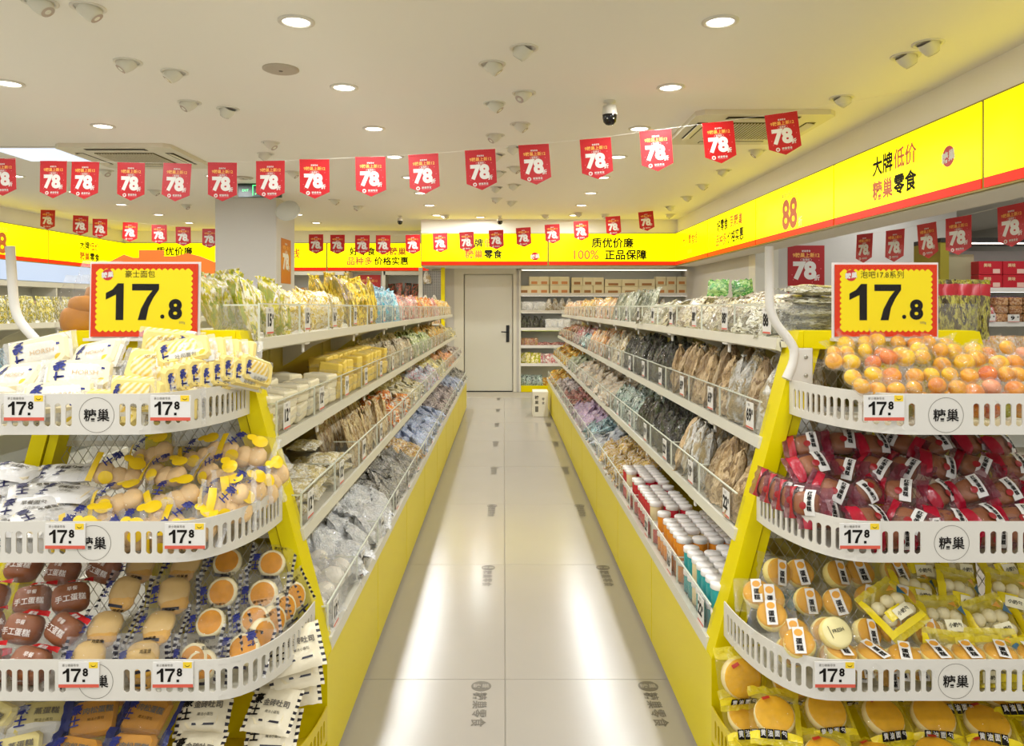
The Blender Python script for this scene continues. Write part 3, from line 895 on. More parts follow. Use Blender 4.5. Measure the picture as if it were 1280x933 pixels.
bent_post([(.733, 2.1, 1.52), (.733, 2.1, 1.325), (.80, 2.09, 1.245), (.795, 2.085, 1.20), (.772, 2.08, 1.155)], (.815, 2.088, 1.19), 'white bent tube post at the left front corner of the right gondola')
bent_post([(-1.365, 2.1, 1.52), (-1.352, 2.1, 1.325), (-1.27, 2.08, 1.25), (-1.20, 2.075, 1.18)], (-1.215, 2.086, 1.15), 'white bent tube post at far left front corner of the left gondola')

# ---------------------------------------------------------------- price cards
def tag_mesh(price, small, w=.092, h=.058, fancy=True):
    b = MB()
    b.box(-w / 2, w / 2, -.004, 0, -h / 2, h / 2, PAPER)
    t = MB()
    fn = lambda ox, oz: (lambda x, y: (ox + x, -.0046, oz + y))
    t.digits('17', h * .74, INK, fn(-w * .17, -h * .01), .08)
    t.quad(*[fn(w * .125, -h * .235)(*p) for p in ((-.003, -.003), (.003, -.003), (.003, .003), (-.003, .003))], INK)
    t.text(small, h * .42, INK, fn(w * .165, h * .10), .04)
    t.text('豪士糖巢零食', h * .11, GREYINK, fn(-w * .2, h * .38), .0)
    y0 = -h * .5
    t.quad((-w / 2, -.0044, y0), (w / 2, -.0044, y0), (w / 2, -.0044, y0 + h * .13), (-w / 2, -.0044, y0 + h * .13), PINKRED)
    t.quad((w * .25, -.0044, h * .26), (w * .47, -.0044, h * .26), (w * .47, -.0044, h * .5), (w * .25, -.0044, h * .5), mat('tag_yellow', '#f2cf2a', .4))
    sm_ = [(w * .36 + .0055 * math.cos(a), h * .39 - .0045 * math.sin(a)) for a in [PI * i / 8 for i in range(9)]]
    for (ax, az), (bx, bz) in zip(sm_, sm_[1:]): t.quad((ax, -.0047, az), (bx, -.0047, bz), (bx, -.0047, bz + .0016), (ax, -.0047, az + .0016), INK)
    return b.mesh('price_tag'), t.mesh('lettering')
TAG178 = tag_mesh('17.', '8')

def bin_tag(price):
    b = MB(); w, h = .066, .078
    b.box(-w / 2, w / 2, -.002, 0, -h / 2, h / 2, PAPER)
    fn = lambda ox, oz: (lambda x, y: (ox + x, -.0026, oz + y))
    b.text(price, .050, INK, fn(-.006, .002), .04, .9); b.text('8', .020, INK, fn(.024, .012), .04)
    b.quad((-.032, -.0024, -.038), (.032, -.0024, -.038), (.032, -.0024, -.033), (-.032, -.0024, -.033), PINKRED)
    b.text('零食', .009, GREYINK, fn(-.006, .031), .0)
    return b.mesh('price_tag')
BT = {p: bin_tag(p) for p in ('15', '12', '69', '88', '16', '22', '9', '19')}
BT_ = list(BT.values())

# ---------------------------------------------------------------- bins with their goods
BIN_H = .10
EDGEM = mat('acrylic_edge', '#d9dccb', .15)
def bin_meshes(L, lean):
    f = MB(); f.box(-L / 2 + .003, L / 2 - .003, -.002, .002, .004, BIN_H, ACRYL)
    d = MB(); d.box(-.0015, .0015, 0, .24, .004, BIN_H - .004, ACRYL)
    e = MB(); e.box(-L / 2 + .003, L / 2 - .003, -.0026, .0026, BIN_H, BIN_H + .0035, EDGEM); e.box(-L / 2 + .0025, -L / 2 + .0065, -.0028, .0028, .004, BIN_H, EDGEM); e.box(-L / 2 - .001, -L / 2 + .0015, .003, .10, BIN_H - .004, BIN_H, EDGEM)
    return f.mesh('front_panel'), d.mesh('divider'), e.mesh('polished_edge')
BINC = {}

PROD = {}
def product(key, name, text, kind, dims, m, rows=2, lean=18, mode='up', nv=2, **kw):
    w, h, t = dims
    if mode == 'heap' and kind != 'wad': w, h = w * .86, h * .86          # small bags, many of them
    elif kind == 'pouch' and mode == 'up': w *= .88
    meshes = []
    for s in range(nv):
        b = MB()
        if kind == 'pouch': pillow(b, w, h, t, m, 7, 8, .012, kw.get('seal_m'), 'y', t * .20, s + len(PROD) * 5, zone=kw.get('zone'), sm=False)
        elif kind == 'flow': pillow(b, w, h, t, m, 8, 6, .012, kw.get('seal_m'), 'x', t * .17, s + len(PROD) * 5, zone=kw.get('zone'), check=kw.get('check'), sm=False)
        elif kind == 'tip': pillow(b, w, h, t, m, 7, 9, .008, kw.get('seal_m'), 'y', t * .24, s + len(PROD) * 5, pinch=.8, zone=kw.get('zone'), sm=False)
        elif kind == 'stick': pillow(b, w, h, t, m, 4, 8, .012, kw.get('seal_m'), 'y', t * .25, s + len(PROD) * 5, zone=kw.get('zone'))
        elif kind == 'wad': # a loosely knotted clear bag with something in it
            blob(b, w * .36, t * .5, h * .34, kw.get('inner', m), (0, 0, -h * .06), 8, 5)
            pillow(b, w, h, t, m, 6, 6, .014, None, 'y', t * .25, s + len(PROD) * 5, pinch=.35)
        elif kind == 'slab':
            b.bevbox(-w / 2, w / 2, -h / 2, h / 2, -t / 2, t / 2, min(.006, t * .2), kw.get('inner', m)); pillow(b, w * 1.1, h * 1.08, t * 1.25, m, 6, 5, .012, None, 'x', .004, s + len(PROD) * 5)
        meshes.append(b.mesh(name))
    PROD[key] = dict(name=name, text=text, w=w, h=h, t=t, meshes=meshes, rows=rows, lean=lean, mode=mode, kind=kind)
pm = printed
CLEAR_W = pm('clear_white_wrap', ['#f6f6f2', '#e4e2da', '#c9c6ba', '#f2f0ea', '#a8a498'], 5, .12, .9)  # white haze and grey gaps of crinkled clear film painted in
CLEAR_C = pm('clear_cream_wrap', ['#f4ecd2', '#efe4c0', '#f8f6ee', '#e6d9ae', '#c9b884'], 3, .15, .8, vary=(.9, 1.15))  # pale film haze painted among the cream tones
SILV = pm('silver_clear_wrap', ['#f4f5f5', '#e4e6e6', '#fbfbfb', '#c9cbcb', '#efefec'], 4, .06, .95, vary=(.92, 1.15))  # bright highlights of the clear film painted in as white patches
product('breadyel', 'bread_pack', 'pale yellow wrapped bread pack', 'flow', (.13, .15, .075), pm('m_breadyel', ['#ecd56a', '#f3ead0', '#e2c43c', '#f6f2e2', '#c9a83a'], 3.5), 2, 14, nv=3)
product('chipyel', 'chip_bag', 'tall yellow snack bag', 'pouch', (.11, .23, .05), pm('m_chipyel', ['#f0cf12', '#e3b70c', '#f6e46a', '#c99a18', '#7c6a14'], 3), 2, 12)
product('greenyel', 'snack_bag', 'green and yellow snack bag', 'pouch', (.10, .17, .05), pm('m_greenyel', ['#e8dc8a', '#d8c83a', '#f4efdc', '#c0a83a', '#8f9a2c'], 2.6), 2, 14)
product('teal', 'candy_bag', 'bright blue and white candy bag', 'pouch', (.12, .19, .06), pm('m_teal', ['#1798c8', '#53bcd8', '#e8f1f2', '#2a78b0', '#bfe3ea'], 3), 2, 12)
product('redpk', 'biscuit_bag', 'red and pink biscuit bag', 'pouch', (.11, .165, .05), pm('m_redpk', ['#c8322a', '#e0707a', '#f0c9b8', '#d8502a', '#f4efe6'], 4), 2, 16)
product('redyel', 'crisp_bag', 'red and yellow crisp bag', 'pouch', (.10, .165, .05), pm('m_redyel', ['#c83a22', '#e8b820', '#f3e2b0', '#a82a22', '#e07a28'], 4), 2, 18)
product('orange', 'nut_bag', 'orange and gold nut bag', 'pouch', (.095, .16, .05), pm('m_orange', ['#d8952a', '#c06a22', '#eacb6a', '#8a4a20', '#f2e6c0'], 4), 2, 18)
product('cakewhite', 'cake_pack', 'clear wrapped white cake pack', 'slab', (.125, .10, .055), film('cake_film', '#ffffff', .16, .08, .9, 60), 3, 0, 'flat', inner=mat('cake_white', '#efe6c8', .6, var=.08))
product('cubeyel', 'sponge_cube', 'yellow sponge cake cube in clear wrap', 'slab', (.085, .085, .07), film('cube_film', '#ffffff', .08, .08, .7, 60), 3, 0, 'flat', inner=mat('cube_yel', '#edcf58', .6, var=.12, vscale=20))
product('beigecookie', 'cookie_bag', 'beige and brown cookie bag', 'pouch', (.10, .15, .05), pm('m_beigecookie', ['#d3c2a0', '#a98a60', '#efe8d6', '#7a5c40', '#e3d9bd'], 4.5), 2, 20)
product('greenwhite', 'rice_cracker_bag', 'green and white rice cracker bag', 'pouch', (.10, .15, .05), pm('m_greenwhite', ['#eef0e0', '#a9c46a', '#d8dfa8', '#f8f8f0', '#6f8f4a'], 5), 2, 25)
product('flatcream', 'flatbread_pack', 'cream flat wrapped bread pack', 'flow', (.15, .11, .035), CLEAR_C, 2, 0, 'flat')
product('sticks', 'cookie_stick_pack', 'brown cookie stick pack', 'stick', (.045, .17, .03), pm('m_sticks', ['#b9823a', '#f0e3c4', '#8a5a28', '#e9d2a0'], 3), 2, 16)
product('redbread', 'red_bean_bread', 'red and amber glazed bread pack', 'flow', (.13, .11, .06), pm('m_redbread', ['#b8481c', '#d8862e', '#b02a1c', '#e9b060', '#f2e6d6'], 3), 2, 10, 'heap')
product('creambox', 'wafer_pack', 'cream wafer pack', 'flow', (.10, .09, .04), CLEAR_C, 3, 30, 'heap')
product('paleblue', 'marshmallow_bag', 'pale blue marshmallow bag', 'pouch', (.11, .15, .06), pm('m_paleblue', ['#c9dcf0', '#eef4fa', '#9fbedd', '#f8fafc', '#c890a0'], 4.5), 2, 25, 'heap')
product('yelsmall', 'corn_snack_bag', 'bright yellow corn snack bag', 'pouch', (.09, .14, .04), pm('m_yelsmall', ['#ecd838', '#f5f0b0', '#d8b81c', '#f6f6ea'], 5), 2, 25, 'heap')
product('orangered', 'spicy_strip_pack', 'orange and red spicy strip pack', 'pouch', (.09, .13, .035), pm('m_orangered', ['#d8622a', '#f0b080', '#b83224', '#f3e6dc', '#e8a038'], 5), 2, 25, 'heap')
product('silverbun', 'steamed_bun_pack', 'crinkled clear pack with a white bun', 'wad', (.12, .13, .075), film('bun_film', '#ffffff', .16, .06, 1., 55), 3, 20, 'heap', nv=3, inner=mat('bun_white', '#f1ead8', .6))
product('silver', 'jelly_cup_bag', 'silvery clear bag of jelly', 'pouch', (.13, .16, .06), SILV, 3, 20, 'heap', nv=3)
product('darkgrey', 'black_candy_bag', 'dark grey candy bag', 'pouch', (.10, .13, .045), pm('m_darkgrey', ['#4a4744', '#8f8d88', '#d8d6d0', '#2c2a28', '#b9b4a4'], 5, .1), 3, 20, 'heap')
product('amber', 'amber_candy_bag', 'amber candy bag', 'pouch', (.095, .12, .045), pm('m_amber', ['#d88a28', '#efcf78', '#a8641c', '#f4ead0'], 5), 3, 25, 'heap')
product('bluewhite', 'milk_candy_bag', 'blue and white milk candy bag', 'pouch', (.10, .13, .045), pm('m_bluewhite', ['#dfe9f6', '#9db8de', '#f6f8fb', '#5f7fb8', '#c8cbe0'], 5), 3, 25, 'heap')
product('pinkgrey', 'plum_candy_bag', 'greyish pink plum candy bag', 'pouch', (.09, .12, .04), pm('m_pinkgrey', ['#cfa8a0', '#e9dcd4', '#96787a', '#f2eee8', '#5c4a50'], 6), 3, 25, 'heap')
product('flatgrey', 'seaweed_pack', 'flat grey green seaweed pack', 'flow', (.15, .115, .03), pm('m_flatgrey', ['#b7b294', '#d3cfb6', '#8a8258', '#e2dfcc', '#544c30'], 2.6), 3, 38, 'up', nv=3)
product('beigegrn', 'dried_fish_pack', 'beige and brown dried fish pack', 'flow', (.14, .12, .03), pm('m_beigegrn', ['#c4b78c', '#dcd3b2', '#a3925e', '#e9e2cc', '#6c5a3c'], 2.8), 3, 36, 'up', nv=3)
product('stripe', 'grey_green_stick_pack', 'grey green stick pack', 'stick', (.05, .19, .03), pm('m_stripe', ['#a8a888', '#7f8468', '#dcd9c0', '#58604a'], 3), 2, 22)
product('goldmix', 'fried_snack_bag', 'golden fried snack bag', 'pouch', (.09, .15, .05), pm('m_goldmix', ['#d8a63a', '#b97c2c', '#f0dfa0', '#c9563a', '#efe9d0'], 5), 2, 25)
product('kraft', 'kraft_bag', 'kraft coloured pointed bag', 'tip', (.11, .21, .05), pm('m_kraft', ['#c2a475', '#cdb083', '#d6bb90', '#b8986a', '#8a6c44'], 2.2, .42, .9), 2, 16, nv=3)
product('foilwhite', 'foil_bag', 'white and silver pointed foil bag', 'tip', (.12, .20, .055), pm('m_foilwhite', ['#e6e3da', '#d6d0c2', '#efece4', '#c2bba8', '#a8946c'], 2.2, .14, .9), 2, 16)
product('black', 'black_snack_bag', 'glossy black snack bag', 'tip', (.11, .19, .055), pm('m_black', ['#1c1b19', '#2e2b27', '#0e0e0d', '#5a564e', '#343a22'], 4, .14, 1.), 2, 14, nv=3)
product('straw', 'dried_squid_pack', 'straw coloured dried squid pack', 'tip', (.10, .18, .045), pm('m_straw', ['#d8c89a', '#efe7cf', '#b09a64', '#f4f0e2', '#8a7448'], 4), 2, 16)
product('ostick', 'orange_stick_pack', 'orange stick snack pack', 'stick', (.05, .17, .03), pm('m_ostick', ['#d8862a', '#b85c1e', '#f0c07a', '#efe6d6'], 3), 2, 25)
product('whiteteal', 'coconut_candy_bag', 'white and teal coconut candy bag', 'pouch', (.11, .14, .045), pm('m_whiteteal', ['#eef3f0', '#8fc4bd', '#d0e3df', '#f8f8f6', '#4f8a88'], 4), 2, 25, 'heap')
product('crimson', 'chilli_snack_bag', 'crimson chilli snack bag', 'pouch', (.10, .15, .045), pm('m_crimson', ['#a82430', '#d86a6a', '#7a1c24', '#efe2da'], 4), 2, 20)
product('brownmix', 'brown_sugar_bag', 'dark brown and yellow sweets bag', 'pouch', (.09, .13, .045), pm('m_brownmix', ['#5c3c28', '#c9a04a', '#8f6a48', '#ece3d0', '#a8382c'], 5), 3, 25, 'heap')
product('tealclear', 'kelp_bag', 'clear bag of teal green kelp', 'pouch', (.11, .16, .05), pm('m_tealclear', ['#8fb8a4', '#d9e8e0', '#4f7f6c', '#eef4f0', '#28443a'], 4, .08, 1.), 2, 20, nv=3)  # film haze and dark gaps painted in around the kelp green
product('whitegold', 'fish_tofu_pack', 'white and tan clear fish tofu pack', 'pouch', (.10, .14, .045), pm('m_whitegold', ['#efe9da', '#d3b27a', '#f8f6f0', '#b98a4a', '#dfe0d6'], 5, .1, .95), 3, 25, 'heap')  # white film haze painted in among the tan contents
product('greenw', 'wasabi_pea_bag', 'white and green pea bag', 'pouch', (.095, .13, .04), pm('m_greenw', ['#eef0e8', '#8fa868', '#d3d8c0', '#5c7040', '#b8b0a0'], 5), 3, 25, 'heap')
product('honey', 'honey_twist_bag', 'yellow bag printed with brown spirals', 'pouch', (.10, .14, .05), pm('m_honey', ['#e0a820', '#8a5a1c', '#f3dc7a', '#c07c1c', '#f5efe0'], 6), 3, 25, 'heap')
product('whitesil', 'milk_slice_pack', 'white and silver milk slice pack', 'flow', (.13, .10, .03), pm('m_whitesil', ['#f0f0ee', '#c4c9d2', '#fafafa', '#8c93a4', '#dde4ea'], 4, .1, .9), 3, 20, 'heap')
product('lilac', 'grape_candy_bag', 'lilac grape candy bag', 'pouch', (.10, .13, .04), pm('m_lilac', ['#b894c8', '#e3d3ea', '#8a62a0', '#f2ecf4', '#d0a8c0'], 5), 3, 25, 'heap')
product('aqua', 'mint_candy_bag', 'aqua mint candy bag', 'pouch', (.10, .13, .04), pm('m_aqua', ['#8fcfd0', '#d6eeee', '#4f9aa4', '#f2f8f8', '#2c4c5c'], 5), 3, 25, 'heap')
product('blackred', 'chocolate_bar_pack', 'dark red chocolate bar pack', 'flow', (.14, .06, .03), pm('m_blackred', ['#4a1c24', '#1c1416', '#b04a4a', '#e8c8bc', '#7a2c34'], 3, .12), 3, 20, 'heap')
product('yelbag', 'banana_chip_bag', 'yellow banana chip bag', 'pouch', (.09, .13, .04), pm('m_yelbag', ['#ead23a', '#f3eaa0', '#c9a428', '#b86a28'], 4), 3, 25, 'heap')

JARB = [mat('jar_red', '#c8283a', .2), mat('jar_orange', '#e08a28', .2), mat('jar_teal', '#2a9a9c', .2), mat('jar_cream', '#e2cfa0', .2)]
LID = mat('jar_lid', '#f1ece8', .3, bump=.1, bscale=40)
JARM = []
for m in JARB:
    b = MB(); b.lathe([(0, .001), (.022, .001), (.0245, .005), (.0245, .058), (.022, .062)], m, 14); JARM.append(b.mesh('lidded_jar'))
b = MB(); b.lathe([(.025, .058), (.0265, .060), (.0265, .072), (.0245, .075), (0, .0755)], LID, 16); JLID = b.mesh('lid')

MIXED = {'kraft': 'foilwhite', 'foilwhite': 'kraft'}
RWN = ['aisle row', 'middle row', 'inner row']
def bin_fill(xc, side, lv, y0, y1, key, where, nth, price, tagged, xdepth=None):
    L = y1 - y0; yc = (y0 + y1) / 2
    z0 = LV_Z[lv] if lv else .404
    xl = xc + side * (LV_X[lv] - .002)
    if lv == 0: z0 = .404
    k = round(L, 3)
    if k not in BINC: BINC[k] = bin_meshes(L, 0)
    fm, dm, em = BINC[k]
    rot = R(90) if side > 0 else R(-90)          # panel's -Y side faces the aisle
    lb = 'clear acrylic bin, %s from the front, %s' % (ORD[nth], where)
    M = Matrix.Translation((xl, yc, z0)) @ Matrix.Rotation(rot, 4, 'Z')
    root = empty('acrylic_bin', label=lb, cat='bin', group='clear acrylic bins', M=M)
    f = link('front_panel', fm, root); link('polished_edge', em, f)
    d = link('divider', dm, root); d.location = (-L / 2 if side > 0 else L / 2, 0, 0)
    if tagged:
        t = link('price_tag', BT[price], root); t.location = ((-L / 2 + .09) if side > 0 else (L / 2 - .09), -.004, .052)
    if key is None: return
    grp = None
    if key == 'jar': return jars(xl, side, y0, y1, z0, nth, where)
    p = PROD[key]
    zmax = (LV_Z[lv + 1] - .03 if lv < 3 else 1.60)
    depth = {0: .27, 1: .27, 2: .24, 3: .24}[lv] if xdepth is None else xdepth
    base = p['text']
    seen = {}
    grp = '%ss, %s bin, %s' % (p['text'], ORD[nth], where)
    def put(pos, N, roll=0., up=(0, 0, 1), s=1., row='aisle row', k=0):
        q = seen[row] = seen.get(row, -1) + 1
        lbl = '%s, %s %s, %s bin, %s' % (base, row, ORD[q], ORD[nth], where)
        alt = MIXED.get(key)
        if alt and random.random() < .3:
            pp = PROD[alt]; lbl = lbl.replace(base, pp['text'])
        else: pp = p
        o = link(pp['name'], random.choice(pp['meshes']), label=lbl, cat='snack', group=grp)
        o.matrix_basis = frame(pos, N, roll, up, s)
    w, h, t = p['w'], p['h'], p['t']
    rr = random.uniform
    yw_, rl_ = (.75, .30) if p['kind'] == 'tip' else (.5, .18)
    if p['mode'] == 'up':
        cols = max(1, int((L - .01) / (w * (.98 if p['kind'] != 'tip' else .86)))); rows = p['rows']
        dr = max(t * .9, (depth - .02) / rows)
        for r in range(rows):
            for c in range(cols):
                le = R(p['lean'] + rr(-6, 8)); s_ = rr(.93, 1.06)
                hh = h * s_ / 2
                zc = z0 + .008 + hh * math.cos(le) + r * .018
                if zc + hh > zmax: zc = zmax - hh
                s0 = t * .55 + .008 + r * dr + hh * math.sin(le) * .5
                y = y0 + L * (c + .5) / cols + rr(-.008, .008)
                put((xl - side * s0, y, zc), (side * math.cos(le), rr(-yw_, yw_), math.sin(le)), rr(-rl_, rl_), s=s_, row=RWN[min(r, 2)])
    elif p['mode'] == 'flat':
        cols = max(1, int((L - .01) / (w * 1.02))); rows = max(1, int(depth / (h * 1.0)))
        lay = max(2, int((.135 if lv < 3 else .17) / (t * 1.02)))
        for k_ in range(lay):
            for r in range(rows):
                if k_ < lay - 1 and r > 0 and k_ > 0 and rows > 1 and t < .04: continue
                for c in range(cols):
                    if k_ == lay - 1 and random.random() < .2: continue
                    pos = (xl - side * (.012 + h * .52 + r * h * 1.02), y0 + L * (c + .5) / cols + rr(-.008, .008), z0 + .004 + t * (.55 + 1.0 * k_) + r * .012)
                    put(pos, (rr(-.10, .10) + side * .05, rr(-.1, .1), 1), R(90) + rr(-.10, .10), up=(0, 1, 0), row='layer %s' % ('one', 'two', 'three', 'four', 'five', 'six')[min(k_, 5)])
    else:
        cols = max(1, int((L - .01) / (max(w, h * .8) * .80))); rows = p['rows']
        for r in range(rows):
            for c in range(cols):
                le = R(rr(20, 75)); yw = rr(-.5, .5)
                N = (side * math.cos(le), yw, math.sin(le))
                s0 = .045 + r * (depth - .05) / rows
                zc = z0 + .055 + .024 * r + rr(0, .014)
                if lv == 0: zc += .012
                put((xl - side * s0, y0 + L * (c + .5) / cols + rr(-.015, .015), zc), N, rr(-.7, .7) if h / w < 1.7 else rr(-.2, .2), s=rr(.92, 1.08), row=RWN[min(r, 2)])

def jars(xl, side, y0, y1, z0, nth, where):
    n = int((y1 - y0 - .01) / .0545)
    cnt = {}
    for r in range(5):
        for c in range(n):
            k = {0: 2, 1: 1, 2: 0}.get(nth, 0)
            if random.random() < .15: k = 3
            two = 0 if random.random() < (.28 if r == 0 else .08) else 1
            if two and r > 2 and nth > 1: continue
            for q in range(1 + two):
                if two and q == 0 and r > 0: continue
                cnt[(k, r)] = cnt.get((k, r), -1) + 1
                o = link('lidded_jar', JARM[k], label='%s jar with white lid, row %s, %s, %s bin, %s' % (['red', 'orange', 'teal', 'cream'][k], ('one', 'two', 'three', 'four', 'five')[r], ORD[cnt[(k, r)]], ORD[nth], where), cat='jar', group='%s lidded jars, %s bin, %s' % (['red', 'orange', 'teal', 'cream'][k], ORD[nth], where))
                o.location = (xl - side * (.034 + r * .0545), y0 + .032 + c * .0548 + random.uniform(-.003, .003), z0 + .003 + q * .0765)
                link('lid', JLID, o)

def shelf_run(xc, side, lv, where, plan, ystop=GY1 - .02, price=('12',), y=GY0 + .035, far=True):
    """plan: list of (until_y, product)"""
    nth = 0
    while y < ystop - .1:
        L = .43 if y < 5.2 else .36 if y < 7.2 else .34
        y2 = min(y + L, ystop)
        key = next((k for (yy, k) in plan if y + L / 2 < yy), plan[-1][1])
        bin_fill(xc, side, lv, y + .002, y2 - .002, key, where, nth, price[nth % len(price)], y < 8.0)
        y = y2; nth += 1

A, B = 'left aisle shelving', 'right aisle shelving'
# aisle side of the left gondola
shelf_run(LXC, 1, 3, 'top shelf left', [(2.6, 'greenyel'), (3.45, 'breadyel'), (4.35, 'chipyel'), (5.2, 'teal'), (6.3, 'redpk'), (7.6, 'redyel'), (8.3, 'redpk'), (11, 'orange')], price=('15', '15', '16'))
shelf_run(LXC, 1, 2, 'third shelf left', [(3.02, 'cakewhite'), (4.3, 'cubeyel'), (5.6, 'beigecookie'), (7.2, 'greenwhite'), (8.6, 'orange'), (11, 'yelsmall')], price=('12', '12', '9'))
shelf_run(LXC, 1, 1, 'second shelf left', [(3.02, 'flatcream'), (3.9, 'sticks'), (4.75, 'redbread'), (5.6, 'creambox'), (6.7, 'paleblue'), (7.8, 'yelsmall'), (9, 'orangered'), (11, 'pinkgrey')], price=('12', '12', '19'))
shelf_run(LXC, 1, 0, 'lowest shelf left', [(2.6, 'silverbun'), (3.45, 'silver'), (4.3, 'darkgrey'), (4.75, 'amber'), (6.3, 'bluewhite'), (8.2, 'pinkgrey'), (9.2, 'bluewhite'), (11, 'darkgrey')], price=('12', '22'))
# aisle side of the right gondola
shelf_run(RXC, -1, 3, 'top shelf right', [(2.6, 'flatgrey'), (3.9, 'beigegrn'), (4.75, 'flatgrey'), (5.6, 'stripe'), (6.8, 'goldmix'), (8, 'orange'), (11, 'goldmix')], price=('88', '88'))
shelf_run(RXC, -1, 2, 'third shelf right', [(2.6, 'foilwhite'), (3.02, 'kraft'), (3.45, 'kraft'), (4.75, 'black'), (5.6, 'straw'), (6.6, 'ostick'), (7.5, 'whiteteal'), (8.2, 'crimson'), (11, 'brownmix')], price=('69', '69'))
shelf_run(RXC, -1, 1, 'second shelf right', [(2.6, 'kraft'), (3.02, 'kraft'), (3.9, 'black'), (4.75, 'tealclear'), (6.9, 'whitegold'), (8.2, 'greenw'), (11, 'yelbag')], price=('22', '19'))
shelf_run(RXC, -1, 0, 'lowest shelf right', [(2.6, 'jar'), (3.02, 'jar'), (3.88, 'jar'), (4.75, 'honey'), (5.2, 'whitesil'), (5.6, 'aqua'), (6.6, 'lilac'), (7.6, 'blackred'), (8.8, 'pinkgrey'), (11, 'yelbag')], price=('22', '16'))
# far sides: only their top shelves are seen
product('longred', 'long_snack_bag', 'tall red and green snack bag', 'stick', (.05, .15, .03), pm('m_longred', ['#6f6c24', '#94902e', '#57481c', '#a8a04a', '#3c2f18'], 2., .18), 2, 8, zone=lambda u, v, s: mat('red_header', '#a8202a', .3) if v > .55 else None)
shelf_run(RXC, 1, 3, 'top shelf far right', [(11, 'flatgrey')], ystop=3.9, price=('22',), y=2.5)
# what shows at the camera end of the right gondola's top shelf, beside the price board
for r in range(2):
    for c in range(7):
        p = PROD['longred']
        link('long_snack_bag', random.choice(p['meshes']), label='tall red and green snack bag, %s row %s, right of the price board' % (('front', 'rear')[r], ORD[c]), cat='snack', group='tall snack bags beside the price board',
             M=frame((1.215 + .026 * c, 2.19 + .07 * r, 1.268 + .078), (random.uniform(-.9, .9), -1, .12), random.uniform(-.06, .06)))
for q in range(5):
    for c in range(1):
        p = PROD['flatgrey']
        link('seaweed_pack', random.choice(p['meshes']), label='flat grey seaweed pack stacked left of the price board, %s from bottom' % ORD[q], cat='snack', group='seaweed packs stacked beside the price board',
             M=frame((.90 + random.uniform(-.006, .006), 2.22, 1.278 + .031 * q), (random.uniform(-.05, .05), -.12, 1), random.uniform(-.05, .05), up=(0, 1, 0)))
b = MB(); b.box(-.28, .28, -.0015, .0015, 0, .10, ACRYL)
em_ = b.mesh('acrylic_end_panel')
for xc, nm in ((LXC, 'left'), (RXC, 'right')):
    o = link('acrylic_end_panel', em_, label='clear acrylic end panel on the top shelf of the %s gondola' % nm, cat='panel'); o.location = (xc, 2.152, 1.262)
p_ = product('herb', 'vegetable_bag', 'bright green vegetable snack bag', 'pouch', (.10, .07, .04), pm('m_herb', ['#1f7a26', '#4a9a34', '#15601e', '#9ac06a'], 3), 1, 20)
for i, (x, y) in enumerate(((.93, 3.3), (1.035, 3.3))):
    p = PROD['herb']
    link('vegetable_bag', p['meshes'][i % 2], label='bright green snack bag lying on top of the right gondola, %s from front' % ORD[i], cat='snack', group='green bags on the right gondola top', M=frame((x, y, 1.437), (-.3, -.7, .6), random.uniform(-.5, .5)))

# ================================================================ end baskets
BK_Z = [1.153, .860, .543, .255]
BK_XE = [.272, .362, .452, .486]
YBK, YFR = 2.09, 1.745
BH = .094
EXT = (.07, 0, 0, 0)          # the top baskets reach a little further on their outer side
def basket_path(xc, xe, ext=0.):
    """half path: from the end post round the corner to the centre, mirrored"""
    pts = []
    a, bb = .15, YBK - YFR
    for k in range(0, 15):
        t = k / 14 * PI / 2
        pts.append((xe - a + a * math.cos(t) ** .9, YBK - bb * math.sin(t) ** .95))
    pts = [(x, y) for x, y in pts]
    left = [(-x - (ext if xc < 0 else 0), y) for x, y in pts]
    pts = [(x + (ext if xc > 0 else 0), y) for x, y in pts]
    P = left + pts[::-1]
    return [(xc + x, y) for x, y in P]

